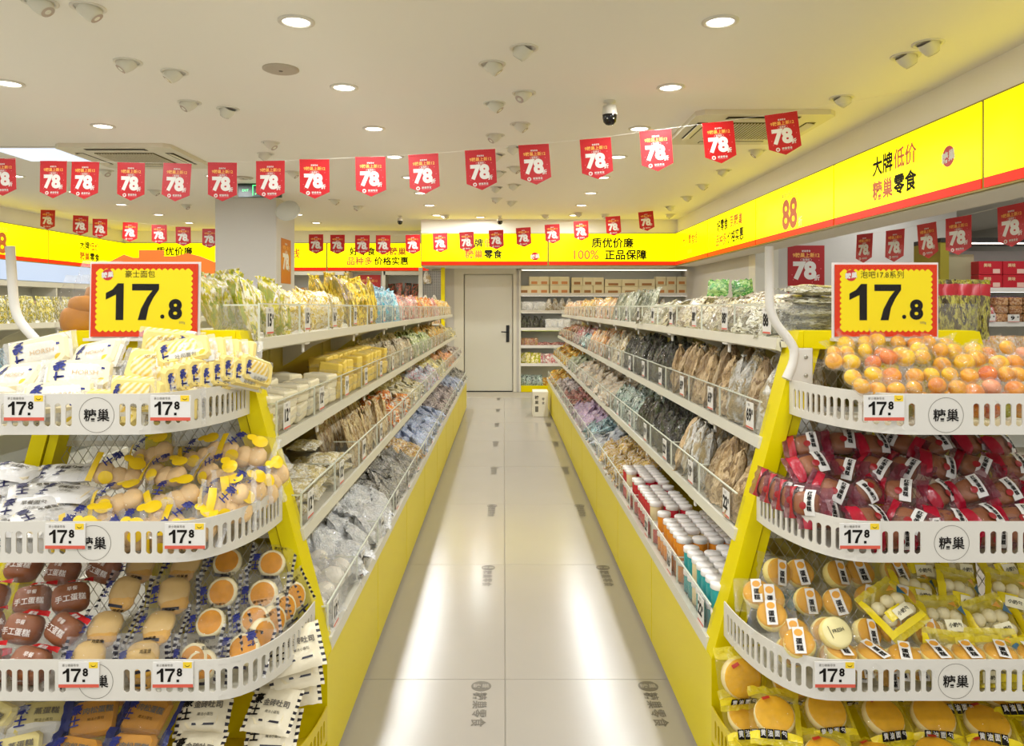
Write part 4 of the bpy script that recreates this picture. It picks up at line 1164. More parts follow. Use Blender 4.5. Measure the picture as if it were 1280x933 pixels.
def slotted_basket(xc, lv, label, m=WHITE, emblem_x=(), slots=True):
    z1 = BK_Z[lv]; z0 = z1 - BH
    # resample the path by arc length
    P = [Vector((x, y, 0)) for x, y in basket_path(xc, BK_XE[lv], EXT[lv])]
    cum = [0]
    for a, b_ in zip(P, P[1:]): cum.append(cum[-1] + (b_ - a).length)
    Ltot = cum[-1]
    def pt(s):
        s = max(0, min(Ltot - 1e-6, s))
        i = next(k for k in range(len(cum) - 1) if cum[k + 1] > s)
        f = (s - cum[i]) / max(1e-9, cum[i + 1] - cum[i])
        p = P[i].lerp(P[i + 1], f); t = (P[i + 1] - P[i]).normalized()
        return p, Vector((t.y, -t.x, 0))             # outward normal (towards the aisle / camera)
    root = empty('slotted_basket', (xc, 1.95, z0), label, 'basket')
    inv = Vector((xc, 1.95, z0))
    b = MB(); th = .0035
    def V(s, z, d):
        p, n = pt(s)
        q = p + n * d + Vector((0, 0, z)); return q - Vector((xc, 1.95, 0))
    n_per = max(8, round(Ltot / .0247)); per = Ltot / n_per
    def solid(s0, s1, zz0, zz1):
        n = b.pts([V(s0, zz0, th), V(s1, zz0, th), V(s1, zz1, th), V(s0, zz1, th), V(s0, zz0, 0), V(s1, zz0, 0), V(s1, zz1, 0), V(s0, zz1, 0)])
        b.face([n, n + 1, n + 2, n + 3], m); b.face([n + 4, n + 7, n + 6, n + 5], m)
        if zz0 <= 1e-6: b.face([n, n + 4, n + 5, n + 1], m)
        if zz1 >= BH - 1e-6: b.face([n + 3, n + 2, n + 6, n + 7], m)
    sw, sz0, sz1 = per * .60, .019, .072
    emb_s = []
    for ex_ in emblem_x:
        best = min(range(200), key=lambda k: (pt(Ltot * k / 199)[0].x - ex_) ** 2 + (pt(Ltot * k / 199)[0].y - YFR) ** 2)
        emb_s.append(Ltot * best / 199)
    for k in range(n_per):
        s0, s1 = k * per, (k + 1) * per; c = (s0 + s1) / 2
        if not slots or any(abs(c - e) < .053 for e in emb_s) or k in (0, n_per - 1):
            solid(s0, s1, 0, BH); continue
        solid(s0, s1, 0, .010); solid(s0, s1, .081, BH)
        r = sw / 2
        hole, outer = [], []
        for q in range(16):
            a = 2 * PI * (q + .5) / 16
            dx, dz = math.cos(a), math.sin(a)
            cz = (sz1 - r) if dz > 0 else (sz0 + r)
            hole.append((c + r * dx, cz + r * dz))
            # matching point on the period's rectangle
            ax = per / 2 / abs(dx) if abs(dx) > 1e-6 else 9
            mid = (.010 + .081) / 2; hz = (.081 - .010) / 2
            az = hz / abs(dz) if abs(dz) > 1e-6 else 9
            sc_ = 1
            ox = max(-per / 2, min(per / 2, dx * 3 * per)) if abs(dx) > .35 else dx / .35 * per / 2
            oz = max(-hz, min(hz, dz / .78 * hz))
            outer.append((c + ox, mid + oz))
        n = b.pts([V(s, z, th) for s, z in hole] + [V(s, z, th) for s, z in outer] + [V(s, z, 0) for s, z in hole] + [V(s, z, 0) for s, z in outer])
        for q in range(16):
            j = (q + 1) % 16
            b.face([n + 16 + q, n + 16 + j, n + j, n + q], m)
            b.face([n + 48 + j, n + 48 + q, n + 32 + q, n + 32 + j], m)
            b.face([n + q, n + j, n + 32 + j, n + 32 + q], m)
    bk = b.build('slotted_rim', root)
    f = MB()
    poly = [(p.x - xc, p.y - 1.95 + .004) for p in P]
    f.prism(poly, 'z', 0, .004, m if m is not WHITE else CREAM); f.build('basket_floor', root)
    for e in emb_s:
        t = MB()
        def fn(x, y, e=e): return V(e + x, BH / 2 - .002 + y, th + .0006)
        N_ = 32
        for i in range(N_):
            a0, a1 = 2 * PI * i / N_, 2 * PI * (i + 1) / N_
            t.quad(fn(.0405 * math.cos(a0), .0405 * math.sin(a0)), fn(.0405 * math.cos(a1), .0405 * math.sin(a1)), fn(.0395 * math.cos(a1), .0395 * math.sin(a1)), fn(.0395 * math.cos(a0), .0395 * math.sin(a0)), GREYINK)
        t.text('糖巢', .030, INK, fn, .012)
        t.build('round_emblem', bk)
    return root, (lambda x: pt(min((Ltot * k / 199 for k in range(200)), key=lambda s: (pt(s)[0].x - x) ** 2 + (pt(s)[0].y - YFR) ** 2)))

def price_card(x, lv, label):
    o = link('price_tag', TAG178[0], label=label, cat='price tag', group='17.8 shelf price tags')
    o.location = (x, YFR - .0045, BK_Z[lv] - .026 - .006)
    o.rotation_euler.z = random.uniform(-.02, .02)
    link('lettering', TAG178[1], o)

def xp(px, Y): return (px - VX) * Y / F_PX
for lv, nm in ((0, 'top'), (1, 'second'), (2, 'third')):
    slotted_basket(LXC, lv, 'white slotted %s basket on the end of the left gondola' % nm, emblem_x=[xp((121, 119, 119)[lv], YFR)] + ([] if lv else []))
    slotted_basket(RXC, lv, 'white slotted %s basket on the end of the right gondola' % nm, emblem_x=[xp((1181, 1189, 1193)[lv], YFR)])
YBASK = mat('yellow_basket', '#d9c21a', .4)
slotted_basket(LXC, 3, 'yellow slotted lowest basket on the end of the left gondola', YBASK)
slotted_basket(RXC, 3, 'yellow slotted lowest basket on the end of the right gondola', YBASK)
for lv, xs_ in ((0, (33, 215)), (1, (84, 233)), (2, (101, 218))):
    for i, px in enumerate(xs_):
        price_card(xp(px, YFR), lv, '17.8 price tag, %s one on the left gondola %s basket' % (('left', 'right')[i], ('top', 'second', 'third')[lv]))
for lv, px in ((0, 1103), (1, 1073), (2, 1042)):
    price_card(xp(px, YFR), lv, '17.8 price tag on the right gondola %s basket' % ('top', 'second', 'third')[lv])

# ---------------------------------------------------------------- goods in the baskets
RN = ['front row', 'second row', 'third row', 'back row', 'rearmost row']
def put_pack(name, text, parts, M, where, group):
    """parts: [(name, mesh)], the first is the thing's own mesh"""
    o = link(name, parts[0][1], label='%s, %s' % (text, where), cat='snack pack', group=group, M=M)
    for nm, me in parts[1:]: link(nm, me, o)
    return o

def pile(xa, xb, z_rim, protos, name, text, place, w, h, rows, lean=50, yaw=.25, roll=.15, y_front=1.80, dy=.095, dz=.042, z_first=-.045, tight=.95, skip=0., flip=0., rowlean=None, scale=(.96, 1.05), rn=None):
    cnt = {}
    plan = []
    for r in range(rows):
        wd = w * tight
        k = max(1, int((xb - xa) / wd))
        for c in range(k):
            if random.random() < skip: continue
            x = xa + (xb - xa) * (c + .5 + (.25 if r % 2 else -.1) * (1 if k > 2 else 0)) / k + random.uniform(-.01, .01)
            if x > max(xa, xb) + .02: continue
            y = y_front + dy * r + random.uniform(-.01, .01)
            z = z_rim + z_first + dz * r + random.uniform(-.005, .008)
            plan.append((r, x, y, z))
    xc_ = LXC if place.startswith('left') else RXC
    lv_ = 0 if 'top' in place else 1 if 'second' in place else 2 if 'third' in place else 3
    def rim_y(x):        # how far forward the basket reaches at x
        d = abs(x - xc_); xe = BK_XE[lv_] + (EXT[lv_] if (x - xc_) * xc_ > 0 else 0)
        if d <= xe - .15: return YFR
        if d >= xe: return 9
        c_ = ((d - xe + .15) / .15) ** (1 / .9); return YBK - (YBK - YFR) * max(0., 1 - c_ * c_) ** .475
    for n_, (r, x, y, z) in enumerate(plan):
        if r > 1 and z > z_rim + .035: continue
        s_ = 1 if x > xc_ else -1
        for _ in range(30):
            ry = rim_y(x + s_ * w * .42)
            if ry + .03 <= y: break
            if ry + .03 < 2.04: y = ry + .031
            else: x -= s_ * .008
        plan[n_] = (r, x, y, z)
    for r in range(rows):
        row = sorted([p for p in plan if p[0] == r], key=lambda p: p[1])
        for i, (_, x, y, z) in enumerate(row):
            le = R((rowlean[r] if rowlean else lean) + random.uniform(-12, 12))
            N = Vector((random.uniform(-yaw, yaw), -math.cos(le), math.sin(le)))
            rl = random.uniform(-roll, roll) + (PI if random.random() < flip else 0)
            put_pack(name, text, random.choice(protos), frame((x, y, z), N, rl, scale=random.uniform(*scale)), '%s %s from left, %s' % (rn or RN[min(r, 4)], ORD[i], place), '%ss in the %s' % (text, place))

INKB = NAVY
FILMC = film('crisp_film', '#ffffff', .025, .08, .8, 50)
FILMJ = film('jelly_film', '#fff4e0', .06, .07, .9, 60, refl=.06)
def wave_print(name, c1, c2, scale, dist):
    m, nt, b = base_mat(name); b.inputs['Roughness'].default_value = .25
    tc = nt.nodes.new('ShaderNodeTexCoord'); mp = nt.nodes.new('ShaderNodeMapping'); mp.inputs['Rotation'].default_value = (0, 0, .7)
    w = nt.nodes.new('ShaderNodeTexWave'); w.inputs['Scale'].default_value = scale; w.inputs['Distortion'].default_value = dist; w.inputs['Detail'].default_value = 1
    mx = nt.nodes.new('ShaderNodeMix'); mx.data_type = 'RGBA'; mx.inputs[6].default_value = lin(c1); mx.inputs[7].default_value = lin(c2)
    nt.links.new(tc.outputs['Object'], mp.inputs[0]); nt.links.new(mp.outputs[0], w.inputs['Vector']); nt.links.new(w.outputs['Fac'], mx.inputs[0]); nt.links.new(mx.outputs[2], b.inputs['Base Color'])
    n2 = nt.nodes.new('ShaderNodeTexNoise'); n2.inputs['Scale'].default_value = 60
    bp = nt.nodes.new('ShaderNodeBump'); bp.inputs['Strength'].default_value = .5; bp.inputs['Distance'].default_value = .004
    nt.links.new(tc.outputs['Object'], n2.inputs['Vector']); nt.links.new(n2.outputs['Fac'], bp.inputs['Height']); nt.links.new(bp.outputs['Normal'], b.inputs['Normal'])
    return m
WHEAT = wave_print('wheat_print', '#e3bd4c', '#efe3bc', 22, 2.5)
def proto_toast(seed, kind):
    w, h, t = .150, .092, .048
    bread = MB(); bread.bevbox(-w * .46, w * .46, -h * .44, h * .44, -t * .40, t * .40, .010, mat('toast_crumb', '#efe2bb', .7, var=.1, vscale=25) if kind == 'w' else mat('toast_yellow', '#ecd684', .65, var=.15, vscale=30))
    f = MB()
    pw = mat('pack_white', '#dedacc', .25, bump=.5, bscale=70); py = mat('pack_pattern_yellow', '#ecd47c', .25, bump=.5, bscale=70); pg = mat('pack_lattice', '#f6edd2', .25, bump=.5, bscale=70)
    if kind == 'w': zone = lambda u, v, s: pw if (s < 0 or (v < .55 and v > -.9)) else None
    elif kind == 'y': zone = lambda u, v, s: (pw if (v < -.25 and s > 0) else WHEAT if u < .42 else None)
    else: zone = lambda u, v, s: WHEAT if u < .45 else (pw if u < .8 else None)
    zf = pillow(f, w, h, t, FILM2, 12, 8, .012, FILM2, 'x', .0035, seed, zone)
    lt = MB()
    fn = lambda ox, oy: (lambda x, y: zf(ox + x, oy + y, .0018))
    if kind == 'w': lt.vtext('豪士', .036, NAVY, fn(-.048, 0), .03); lt.text('HORSH', .017, mat('tan_ink', '#c9a878', .5), fn(.012, -.004), 0); lt.quad(*[zf(x, y, .0018) for x, y in ((.045, .008), (.066, .008), (.066, .014), (.045, .014))], NAVY)
    elif kind == 'y': lt.vtext('豪士', .030, NAVY, fn(-.052, -.004), .03); lt.text('吐司面包', .014, GREYINK, fn(.005, -.026), 0)
    else: lt.vtext('豪士', .030, NAVY, fn(.047, .006), .03); lt.text('SO SOFT', .012, GREYINK, fn(.0, .02), 0)
    lt.text('', .01, NAVY, fn(0, 0))
    c = MB(); pdisc(c, zf, .050, -.027, .011, mat('yellow_seal', '#e8c83a', .4), .0018)
    return [('wrapper', f.mesh('toast_pack')), ('bread', bread.mesh('bread')), ('lettering', lt.mesh('lettering')), ('round_seal', c.mesh('round_seal'))]
TW_ = [proto_toast(s, 'w') for s in (1, 2)]; TY_ = [proto_toast(s, 'y') for s in (3, 4)]; TL_ = [proto_toast(s, 'l') for s in (5, 6)]
PL0 = 'left top basket'
pile(-1.27, -.985, BK_Z[0], TW_, 'toast_pack', 'white wrapped toast pack', PL0, .150, .092, 3, 32, .35, .25, 1.80, .085, .048, -.025)
pile(-.975, -.77, BK_Z[0], TL_ + TY_, 'toast_pack', 'yellow lattice printed toast pack', PL0, .145, .092, 3, 18, .12, .10, 1.80, .085, .050, -.010, tight=.9)
# packs fanned on edge at the right end
for i in range(8):
    x = -.79 + .0175 * i; y = 1.845 + .026 * i
    put_pack('toast_pack', 'yellow toast pack standing on edge', random.choice(TY_), frame((x, y, BK_Z[0] + .022 + .006 * (i % 3)), (.93, -.36, .12), R(4 - i * 3), scale=.86), '%s in the right end fan, %s' % (ORD[i], PL0), 'yellow toast packs fanned at the right end')
for i in range(4):
    put_pack('toast_pack', 'yellow toast pack lying on the fan', random.choice(TY_), frame((-.80 + .022 * i, 1.90 + .05 * i, BK_Z[0] + .085 - .004 * i), (.15, -.75, .6), R(14 - 5 * i), scale=.9), '%s one, right end, %s' % (ORD[i], PL0), 'yellow toast packs on the fan')

# second basket: flat white packs and rolls in clear yellow-printed bags
def proto_flatwhite(seed):
    w, h, t = .155, .085, .03
    f = MB(); pw = mat('pack_satin_white', '#f0eeea', .22, bump=.6, bscale=60)
    zf = pillow(f, w, h, t, pw, 12, 6, .012, FILM2, 'x', .004, seed, lambda u, v, s: FILM2 if (v > .5 and s > 0) else None)
    bread = MB(); bread.bevbox(-w * .45, w * .45, -h * .4, h * .4, -t * .25, t * .25, .006, mat('bread_pale', '#eee0bf', .7, var=.1, vscale=25))
    lt = MB(); fn = lambda ox, oy: (lambda x, y: zf(ox + x, oy + y, .0018))
    lt.vtext('豪士', .028, mat('indigo_ink', '#2b2a5c', .5), fn(-.048, 0), .03); lt.text('早餐面包', .015, GREYINK, fn(.01, .008), .01); lt.text('小白面包', .010, GREYINK, fn(.01, -.010), .0)
    return [('wrapper', f.mesh('flat_bread_pack')), ('bread', bread.mesh('bread')), ('lettering', lt.mesh('lettering'))]
FW = [proto_flatwhite(s) for s in (11, 12, 13)]
PL1 = 'left second basket'
pile(-1.36, -1.10, BK_Z[1], FW, 'flat_bread_pack', 'white satin bread pack with indigo mark', PL1, .15, .06, 4, 66, .25, .35, 1.79, .075, .026, -.03, tight=.82)
pile(-1.20, -1.02, BK_Z[1], FW, 'flat_bread_pack', 'white satin bread pack lying flat', PL1, .15, .06, 3, 80, .2, .30, 1.83, .085, .028, -.01, tight=.85)
YDUCK = mat('yellow_patch', '#f3cd16', .35)
def proto_roll(seed):
    w, h, t = .135, .10, .052
    rnd = random.Random(seed)
    f = MB(); zf = pillow(f, w, h, t, FILMC, 10, 8, .014, FILM2, 'x', .005, seed)
    r = MB()
    for k, (cx, cy) in enumerate(((-.032, -.014), (.004, -.018), (.036, -.012))):
        blob(r, .026, .030, .019, mat('roll_crust', '#e6c28a', .5, var=.2, vscale=18), (cx, cy, 0), 10, 6, p=.8)
    ypm = []
    for (cx, cy, rr_) in ((.035, .022, .020), (-.02, -.030, .017), (.012, .030, .012)):
        q = MB(); pdisc(q, zf, cx, cy, rr_, YDUCK, .0016, .85); ypm.append(('yellow_patch', q.mesh('yellow_patch')))
    q = MB(); patch(q, zf, -.064, -.048, -.045, .03, YDUCK, .0015, 2, 5); ypm.append(('yellow_patch', q.mesh('yellow_patch')))
    lt = MB(); lt.vtext('豪士', .024, NAVY, lambda x, y: zf(-.022 + x * .8 + y * .6, .020 + y * .8 - x * .6, .002), .03)
    return [('wrapper', f.mesh('bread_roll_bag')), ('bread_rolls', r.mesh('bread_rolls')), ('lettering', lt.mesh('lettering'))] + ypm
RL = [proto_roll(s) for s in (21, 22, 23)]
pile(-1.04, -.66, BK_Z[1], RL, 'bread_roll_bag', 'clear yellow printed bread roll bag', PL1, .125, .09, 4, 42, .35, .45, 1.80, .08, .040, -.018, tight=.86)
for i in range(4):
    put_pack('bread_roll_bag', 'clear roll bag standing at the basket corner', random.choice(RL), frame((-.675 + .014 * i, 1.87 + .055 * i, BK_Z[1] + .005 + .03 * (i % 2)), (.7, -.6, .3), R(15 * i - 20)), '%s one, right end, %s' % (ORD[i], PL1), 'clear roll bags at the right end of the basket')

# third basket: brown cakes, burger packs, egg tarts
def proto_cake(seed):
    w, h, t = .10, .085, .062
    f = MB(); zf = pillow(f, w, h, t, film('cake_clear', '#fff4ee', .02, .08, .7, 50), 9, 7, .016, FILMC, 'x', .004, seed, lambda u, v, s: mat('red_strip', '#cf1f24', .25, bump=.3, bscale=60) if (v > .62 and s > 0 and u > -.2) else None)
    r = MB(); blob(r, .043, .036, .027, mat('brown_cake', '#96562a', .55, var=.18, vscale=22), (0, -.002, 0), 16, 8, p=.62, sq=.6)
    lt = MB(); wi = mat('white_ink', '#efe6dc', .4)
    lt.text('手工蛋糕', .017, wi, lambda x, y: zf(.002 + x, -.012 + y, .0022), .02); lt.text('早餐', .012, wi, lambda x, y: zf(.006 + x, .010 + y, .0022), .01)
    lt.text('美味', .010, PAPER, lambda x, y: zf(.022 + x, .033 + y, .0022), .01)
    return [('wrapper', f.mesh('brown_cake_pack')), ('cake', r.mesh('cake')), ('lettering', lt.mesh('lettering'))]
BC = [proto_cake(s) for s in (31, 32, 33)]
PL2 = 'left third basket'
pile(-1.36, -1.06, BK_Z[2], BC, 'brown_cake_pack', 'brown cake pack with red strip', PL2, .098, .085, 4, 40, .4, .35, 1.79, .085, .044, -.030, tight=.92)
CHKM = mat('dark_check', '#1f1d2c', .35)
def proto_burger(seed, tart=False):
    w, h, t = .112, .105, .045
    fm = film('burger_film', '#f4f6fa', .06, .07, .9, 45) if not tart else film('tart_film', '#fffdf4', .03, .08, .8, 45)
    f = MB(); zf = pillow(f, w, h, t, fm, 9, 15, .008, FILM2, 'x', .004, seed, check=CHKM)
    r = MB()
    if tart:
        r.lathe([(0, -.015), (.030, -.015), (.038, 0), (.036, .010), (.030, .012)], mat('tart_shell', '#f0e2b4', .6, var=.1), 16)
        r.lathe([(.030, .0115), (.024, .0125), (0, .013)], mat('custard', '#d88f0c', .4, var=.30, vscale=60, spec=.2), 16)
    else:
        blob(r, .040, .040, .014, mat('bun_top', '#e0ba6c', .5, var=.12), (0, .004, .006), 16, 6, sq=.8)
        blob(r, .036, .030, .010, mat('egg_fill', '#e0a93a', .5, var=.2, vscale=30), (.006, -.024, .008), 12, 5)
    lt = MB(); lt.vtext('豪士', .022, NAVY, lambda x, y: zf(-.042 + x, .0 + y, .0022), .035); lt.text('鸡蛋堡' if not tart else '蛋挞面包', .009, INK, lambda x, y: zf(.018 + x, .040 + y, .0022), .01)
    lt.quad(*[zf(x, y, .002) for x, y in ((-.02, -.043), (.02, -.043), (.02, -.036), (-.02, -.036))], CHKM)
    return [('wrapper', f.mesh('bun_pack')), ('bun' if not tart else 'egg_tart', r.mesh('bun')), ('lettering', lt.mesh('lettering'))]
BU = [proto_burger(s) for s in (41, 42)]; ET = [proto_burger(s, True) for s in (51, 52)]
pile(-1.05, -.79, BK_Z[2], BU, 'burger_bun_pack', 'silvery clear burger bun pack', PL2, .118, .10, 4, 38, .18, .15, 1.80, .085, .045, -.030, tight=1.0)
pile(-.80, -.565, BK_Z[2], ET, 'egg_tart_pack', 'clear checked edge egg tart pack', PL2, .115, .10, 4, 34, .3, .2, 1.81, .085, .045, -.026, tight=.92)
for i in range(4):
    put_pack('egg_tart_pack', 'egg tart pack standing on edge', random.choice(ET), frame((-.60 + .012 * i, 1.88 + .05 * i, BK_Z[2] + .0 + .012 * i), (.8, -.5, .25), R(6 * i)), '%s one, right end, %s' % (ORD[i], PL2), 'egg tart packs standing at the right end')

# lowest basket
def proto_flatcake(seed, kind):
    w, h, t = (.135, .115, .04) if kind != 'c' else (.115, .115, .034)
    edge = mat('blue_edge', '#30376c', .25, bump=.3, bscale=60)
    f = MB()
    if kind == 'c': zf = pillow(f, w, h, t, mat('pack_cream', '#e9dfc2', .28, bump=.5, bscale=60), 9, 15, .010, None, 'x', .004, seed, check=CHKM)
    else: zf = pillow(f, w, h, t, FILM2 if kind == 'a' else FILMC, 9, 8, .012, edge if kind == 'b' else FILM2, 'x', .004, seed, lambda u, v, s: edge if (u < -.86 and kind == 'b') else (mat('pack_white', '#f3efe2', .25, bump=.5, bscale=70) if (kind == 'a' and v < -.2 and s > 0) else None))
    r = MB(); r.bevbox(-w * .40, w * .40, -h * .40, h * .40, -t * .33, t * .33, .010, {'a': mat('sponge_yellow', '#eedb7c', .65, var=.1, vscale=25), 'b': mat('cake_golden', '#cf8f24', .6, var=.25, vscale=25), 'c': mat('toast_crumb', '#efe2bb', .7)}[kind])
    lt = MB(); lt.vtext('豪士', .028, NAVY if kind != 'c' else INK, lambda x, y: zf(-.040 + x, .006 + y, .0022), .03)
    lt.text({'a': '蒸蛋糕', 'b': '肉松蛋糕', 'c': '金砖吐司'}[kind], .018, GREYINK, lambda x, y: zf(.012 + x, .012 + y, .0022), .03); lt.text('魔法小面包', .008, INK, lambda x, y: zf(.010 + x, -.010 + y, .0022), 0)
    if kind == 'c': lt.quad(*[zf(x, y, .002) for x, y in ((-.02, -.034), (.035, -.034), (.035, -.029), (-.02, -.029))], CHKM)
    return [('wrapper', f.mesh('cake_pack')), ('cake' if kind != 'c' else 'toast', r.mesh('cake')), ('lettering', lt.mesh('lettering'))]
PL3 = 'left lowest basket'
FA = [proto_flatcake(s, 'a') for s in (61, 62)]; FB = [proto_flatcake(s, 'b') for s in (63, 64)]; FC = [proto_flatcake(s, 'c') for s in (65, 66)]
ZL = BK_Z[3] + .045
pile(-1.33, -1.08, ZL, FA, 'steamed_cake_pack', 'clear pale yellow steamed cake pack', PL3, .13, .11, 3, 52, .35, .3, 1.79, .095, .040, -.01, tight=.95)
pile(-1.08, -.82, ZL, FB, 'golden_cake_pack', 'golden blue edged cake pack', PL3, .132, .11, 3, 55, .12, .12, 1.79, .095, .038, -.01, tight=.97)
pile(-.82, -.50, ZL, FC, 'cream_toast_pack', 'cream toast pack with checked edge', PL3, .12, .11, 3, 50, .15, .08, 1.80, .095, .048, -.008, tight=.95)
for i in range(3):
    put_pack('cream_toast_pack', 'cream toast pack stacked at the basket corner', random.choice(FC), frame((-.552 + .008 * i, 2.0 - .02 * i, ZL + .06 + .055 * i), (.25, -.7, .65), R(4 * i)), '%s from the bottom, %s' % (ORD[i], PL3), 'cream toast packs stacked at the corner')

# right gondola, top basket: fruit jellies twisted into clear film
JC = [('#ea9408', '#d67a10'), ('#f5c410', '#e8a60e'), ('#e67a10', '#c85a10'), ('#a8ac1c', '#86881a'), ('#e89a70', '#d8705a'), ('#f0ac14', '#de9410')]
JELLY = []
for i, (c1, c2) in enumerate(JC):
    m1 = mat('jelly_%d' % i, c1, .22, var=.12, vscale=40); m2 = mat('jelly_leaf_%d' % i, c2, .3)
    b = MB(); blob(b, .021, .021, .0185, m1, (0, 0, 0), 14, 8, lambda k: m1 if k < 6 else m2)
    f = MB(); rnd = random.Random(i)
    blob(f, .0255, .0255, .0235, FILMJ, (0, 0, 0), 12, 7); f.s = [False] * len(f.s)
    f.v = [tuple(Vector(v) * (1 + .22 * noise.noise(Vector(v) * 110 + Vector((i, 0, 0))))) for v in f.v]
    for s_ in (-1, 1):                       # twisted fins
        n0 = len(f.v)
        for k in range(7):
            a = -.9 + 1.8 * k / 6
            f.pts([(s_ * .022, .003 * math.sin(k * 2.1), .002 * (k - 3)), (s_ * (.046 + .005 * math.sin(k * 3)), .020 * math.sin(a), .020 * math.sin(a * 1.3) + .006 * (-1) ** k)])
        for k in range(6): f.face([n0 + 2 * k, n0 + 2 * k + 1, n0 + 2 * k + 3, n0 + 2 * k + 2], FILMJ, False)
    JELLY.append([('fruit_jelly', b.mesh('fruit_jelly')), ('film_wrap', f.mesh('film_wrap'))])
JN = ['deep orange', 'yellow', 'reddish orange', 'green', 'pink', 'light orange']
PR0 = 'right top basket'
JG = {}
def jelly_at(x, y, z, row):
    k = random.choices(range(6), (4, 7, 2, 2, 1, 5))[0]
    JG.setdefault((row, k), []).append((x, y, z))
for r in range(5):
    n_ = 12
    for c in range(n_):
        x = .83 + (1.33 - .83) * (c + .5 * (r % 2)) / (n_ - 1) + random.uniform(-.008, .008)
        if r == 4 and not (1 < c < 9): continue
        jelly_at(x, 1.785 + .065 * r + random.uniform(-.01, .01), BK_Z[0] + (.004, .034, .060, .080, .098)[r] + random.uniform(-.008, .014), r)
for c in range(16): jelly_at(.88 + .034 * c, 1.80, BK_Z[0] - .045, 5)
for c in range(14): jelly_at(.895 + .034 * c, 1.81, BK_Z[0] - .02, 6)
RJ = ['front row', 'second row', 'third row', 'fourth row', 'back row', 'bottom layer', 'lower layer']
for (row, k), L_ in JG.items():
    for i, (x, y, z) in enumerate(sorted(L_)):
        put_pack('fruit_jelly', '%s fruit jelly in twisted clear film' % JN[k], JELLY[k], frame((x, y, z), (random.uniform(-.8, .8), random.uniform(-1, .2), random.uniform(.2, 1)), random.uniform(-3, 3), scale=random.uniform(.9, 1.15)),
                 '%s, %s of its colour from left' % (RJ[row], ORD[i]), '%s fruit jellies in the top basket' % JN[k])

# second basket: maroon cake packs
def proto_maroon(seed):
    w, h, t = .098, .078, .048
    red = mat('maroon_strip', '#a8142c', .22, bump=.4, bscale=60)
    f = MB(); zf = pillow(f, w, h, t, film('maroon_clear', '#f2d8dc', .03, .08, .9, 50), 10, 7, .014, FILMR, 'x', .005, seed, lambda u, v, s: red if (u < -.62 and u > -1) else (FILMR if u > .72 or s < 0 else None))
    r = MB(); blob(r, .034, .030, .020, mat('date_cake', '#8e5020', .5, var=.2, vscale=25), (-.002, -.002, 0), 16, 8, p=.62, sq=.7)
    lt = MB(); patch(lt, zf, .004, .030, -.032, .030, PAPER); pdisc(lt, zf, .002, -.010, .009, mat('jujube_red', '#9c1c20', .3), .0032)
    tx = MB(); tx.vtext('红枣蛋糕', .012, INK, lambda x, y: zf(.018 + x, y + .002, .0032), .03)
    return [('wrapper', f.mesh('date_cake_pack')), ('cake', r.mesh('cake')), ('paper_label', lt.mesh('paper_label')), ('lettering', tx.mesh('lettering'))]
MA = [proto_maroon(s) for s in (71, 72, 73)]
PR1 = 'right second basket'
pile(.755, 1.36, BK_Z[1], MA, 'date_cake_pack', 'maroon date cake pack', PR1, .092, .075, 4, 44, .5, .5, 1.815, .078, .045, -.018, tight=.92, flip=.12, skip=.06)
for i in range(4):
    put_pack('date_cake_pack', 'maroon date cake pack standing on edge', random.choice(MA), frame((.715 + .016 * (3 - i) * .6, 1.86 + .055 * i, BK_Z[1] + .012), (-.75, -.55, .3), R(8 - 6 * i)), '%s one, left end, %s' % (ORD[i], PR1), 'maroon date cake packs at the left end')

# third basket: round yellow cakes and yellow bags of small buns
def proto_round(seed, flat=False):
    r_ = .036
    cr = mat('cake_skin', '#d9a030', .5, var=.2, vscale=40, spec=.2); cs = mat('cake_side', '#f0dd86', .65, var=.08, vscale=30); cb = mat('cake_base_pale', '#f4e7a6', .6, var=.06)
    b = MB(); b.lathe([(0, -.016), (.028, -.016), (.035, -.012), (.037, 0), (.035, .012), (.029, .017), (0, .0185)], cs, 20, mfun=lambda k: (cr if k >= 4 else cs) if not flat else (cb if k >= 4 else cs))
    f = MB(); zf = pillow(f, .098, .092, .046, film('round_film', '#fffbe2', .02, .08, .8, 45), 8, 8, .010, FILMC, 'x', .006, seed)
    out = [('wrapper', f.mesh('round_cake_pack')), ('cake', b.mesh('cake'))]
    lt = MB(); z_ = .0205
    if not flat:
        lt.quad((-.012, -.034, z_ + .004), (.013, -.034, z_ + .004), (.013, .030, z_ + .004), (-.012, .030, z_ + .004), PAPER)
        n = lt.pts([(.0005 + .010 * math.cos(i * PI / 6), .016 + .009 * math.sin(i * PI / 6), z_ + .0046) for i in range(12)]); lt.face([n + i for i in range(12)], mat('label_orange', '#e0a03a', .4))
        lt.vtext('蛋糕', .0155, INK, lambda x, y: (.0 + x, -.013 + y, z_ + .0046), .03)
        out.append(('paper_label', lt.mesh('paper_label')))
    else:
        lt.text('FRESH', .011, INK, lambda x, y: (x, .002 + y, .0192), .02); lt.quad((-.021, -.012, .0192), (-.0195, -.012, .0192), (-.0195, .016, .0192), (-.021, .016, .0192), INK)
        out.append(('printed_mark', lt.mesh('printed_mark')))
    return out
RC = [proto_round(s) for s in (81, 82)]; RF = [proto_round(83, True)]
PR2 = 'right third basket'
pile(.66, 1.06, BK_Z[2], RC, 'round_cake_pack', 'clear wrapped labelled round cake', PR2, .09, .08, 4, 32, .35, .35, 1.79, .080, .044, -.034, tight=.86)
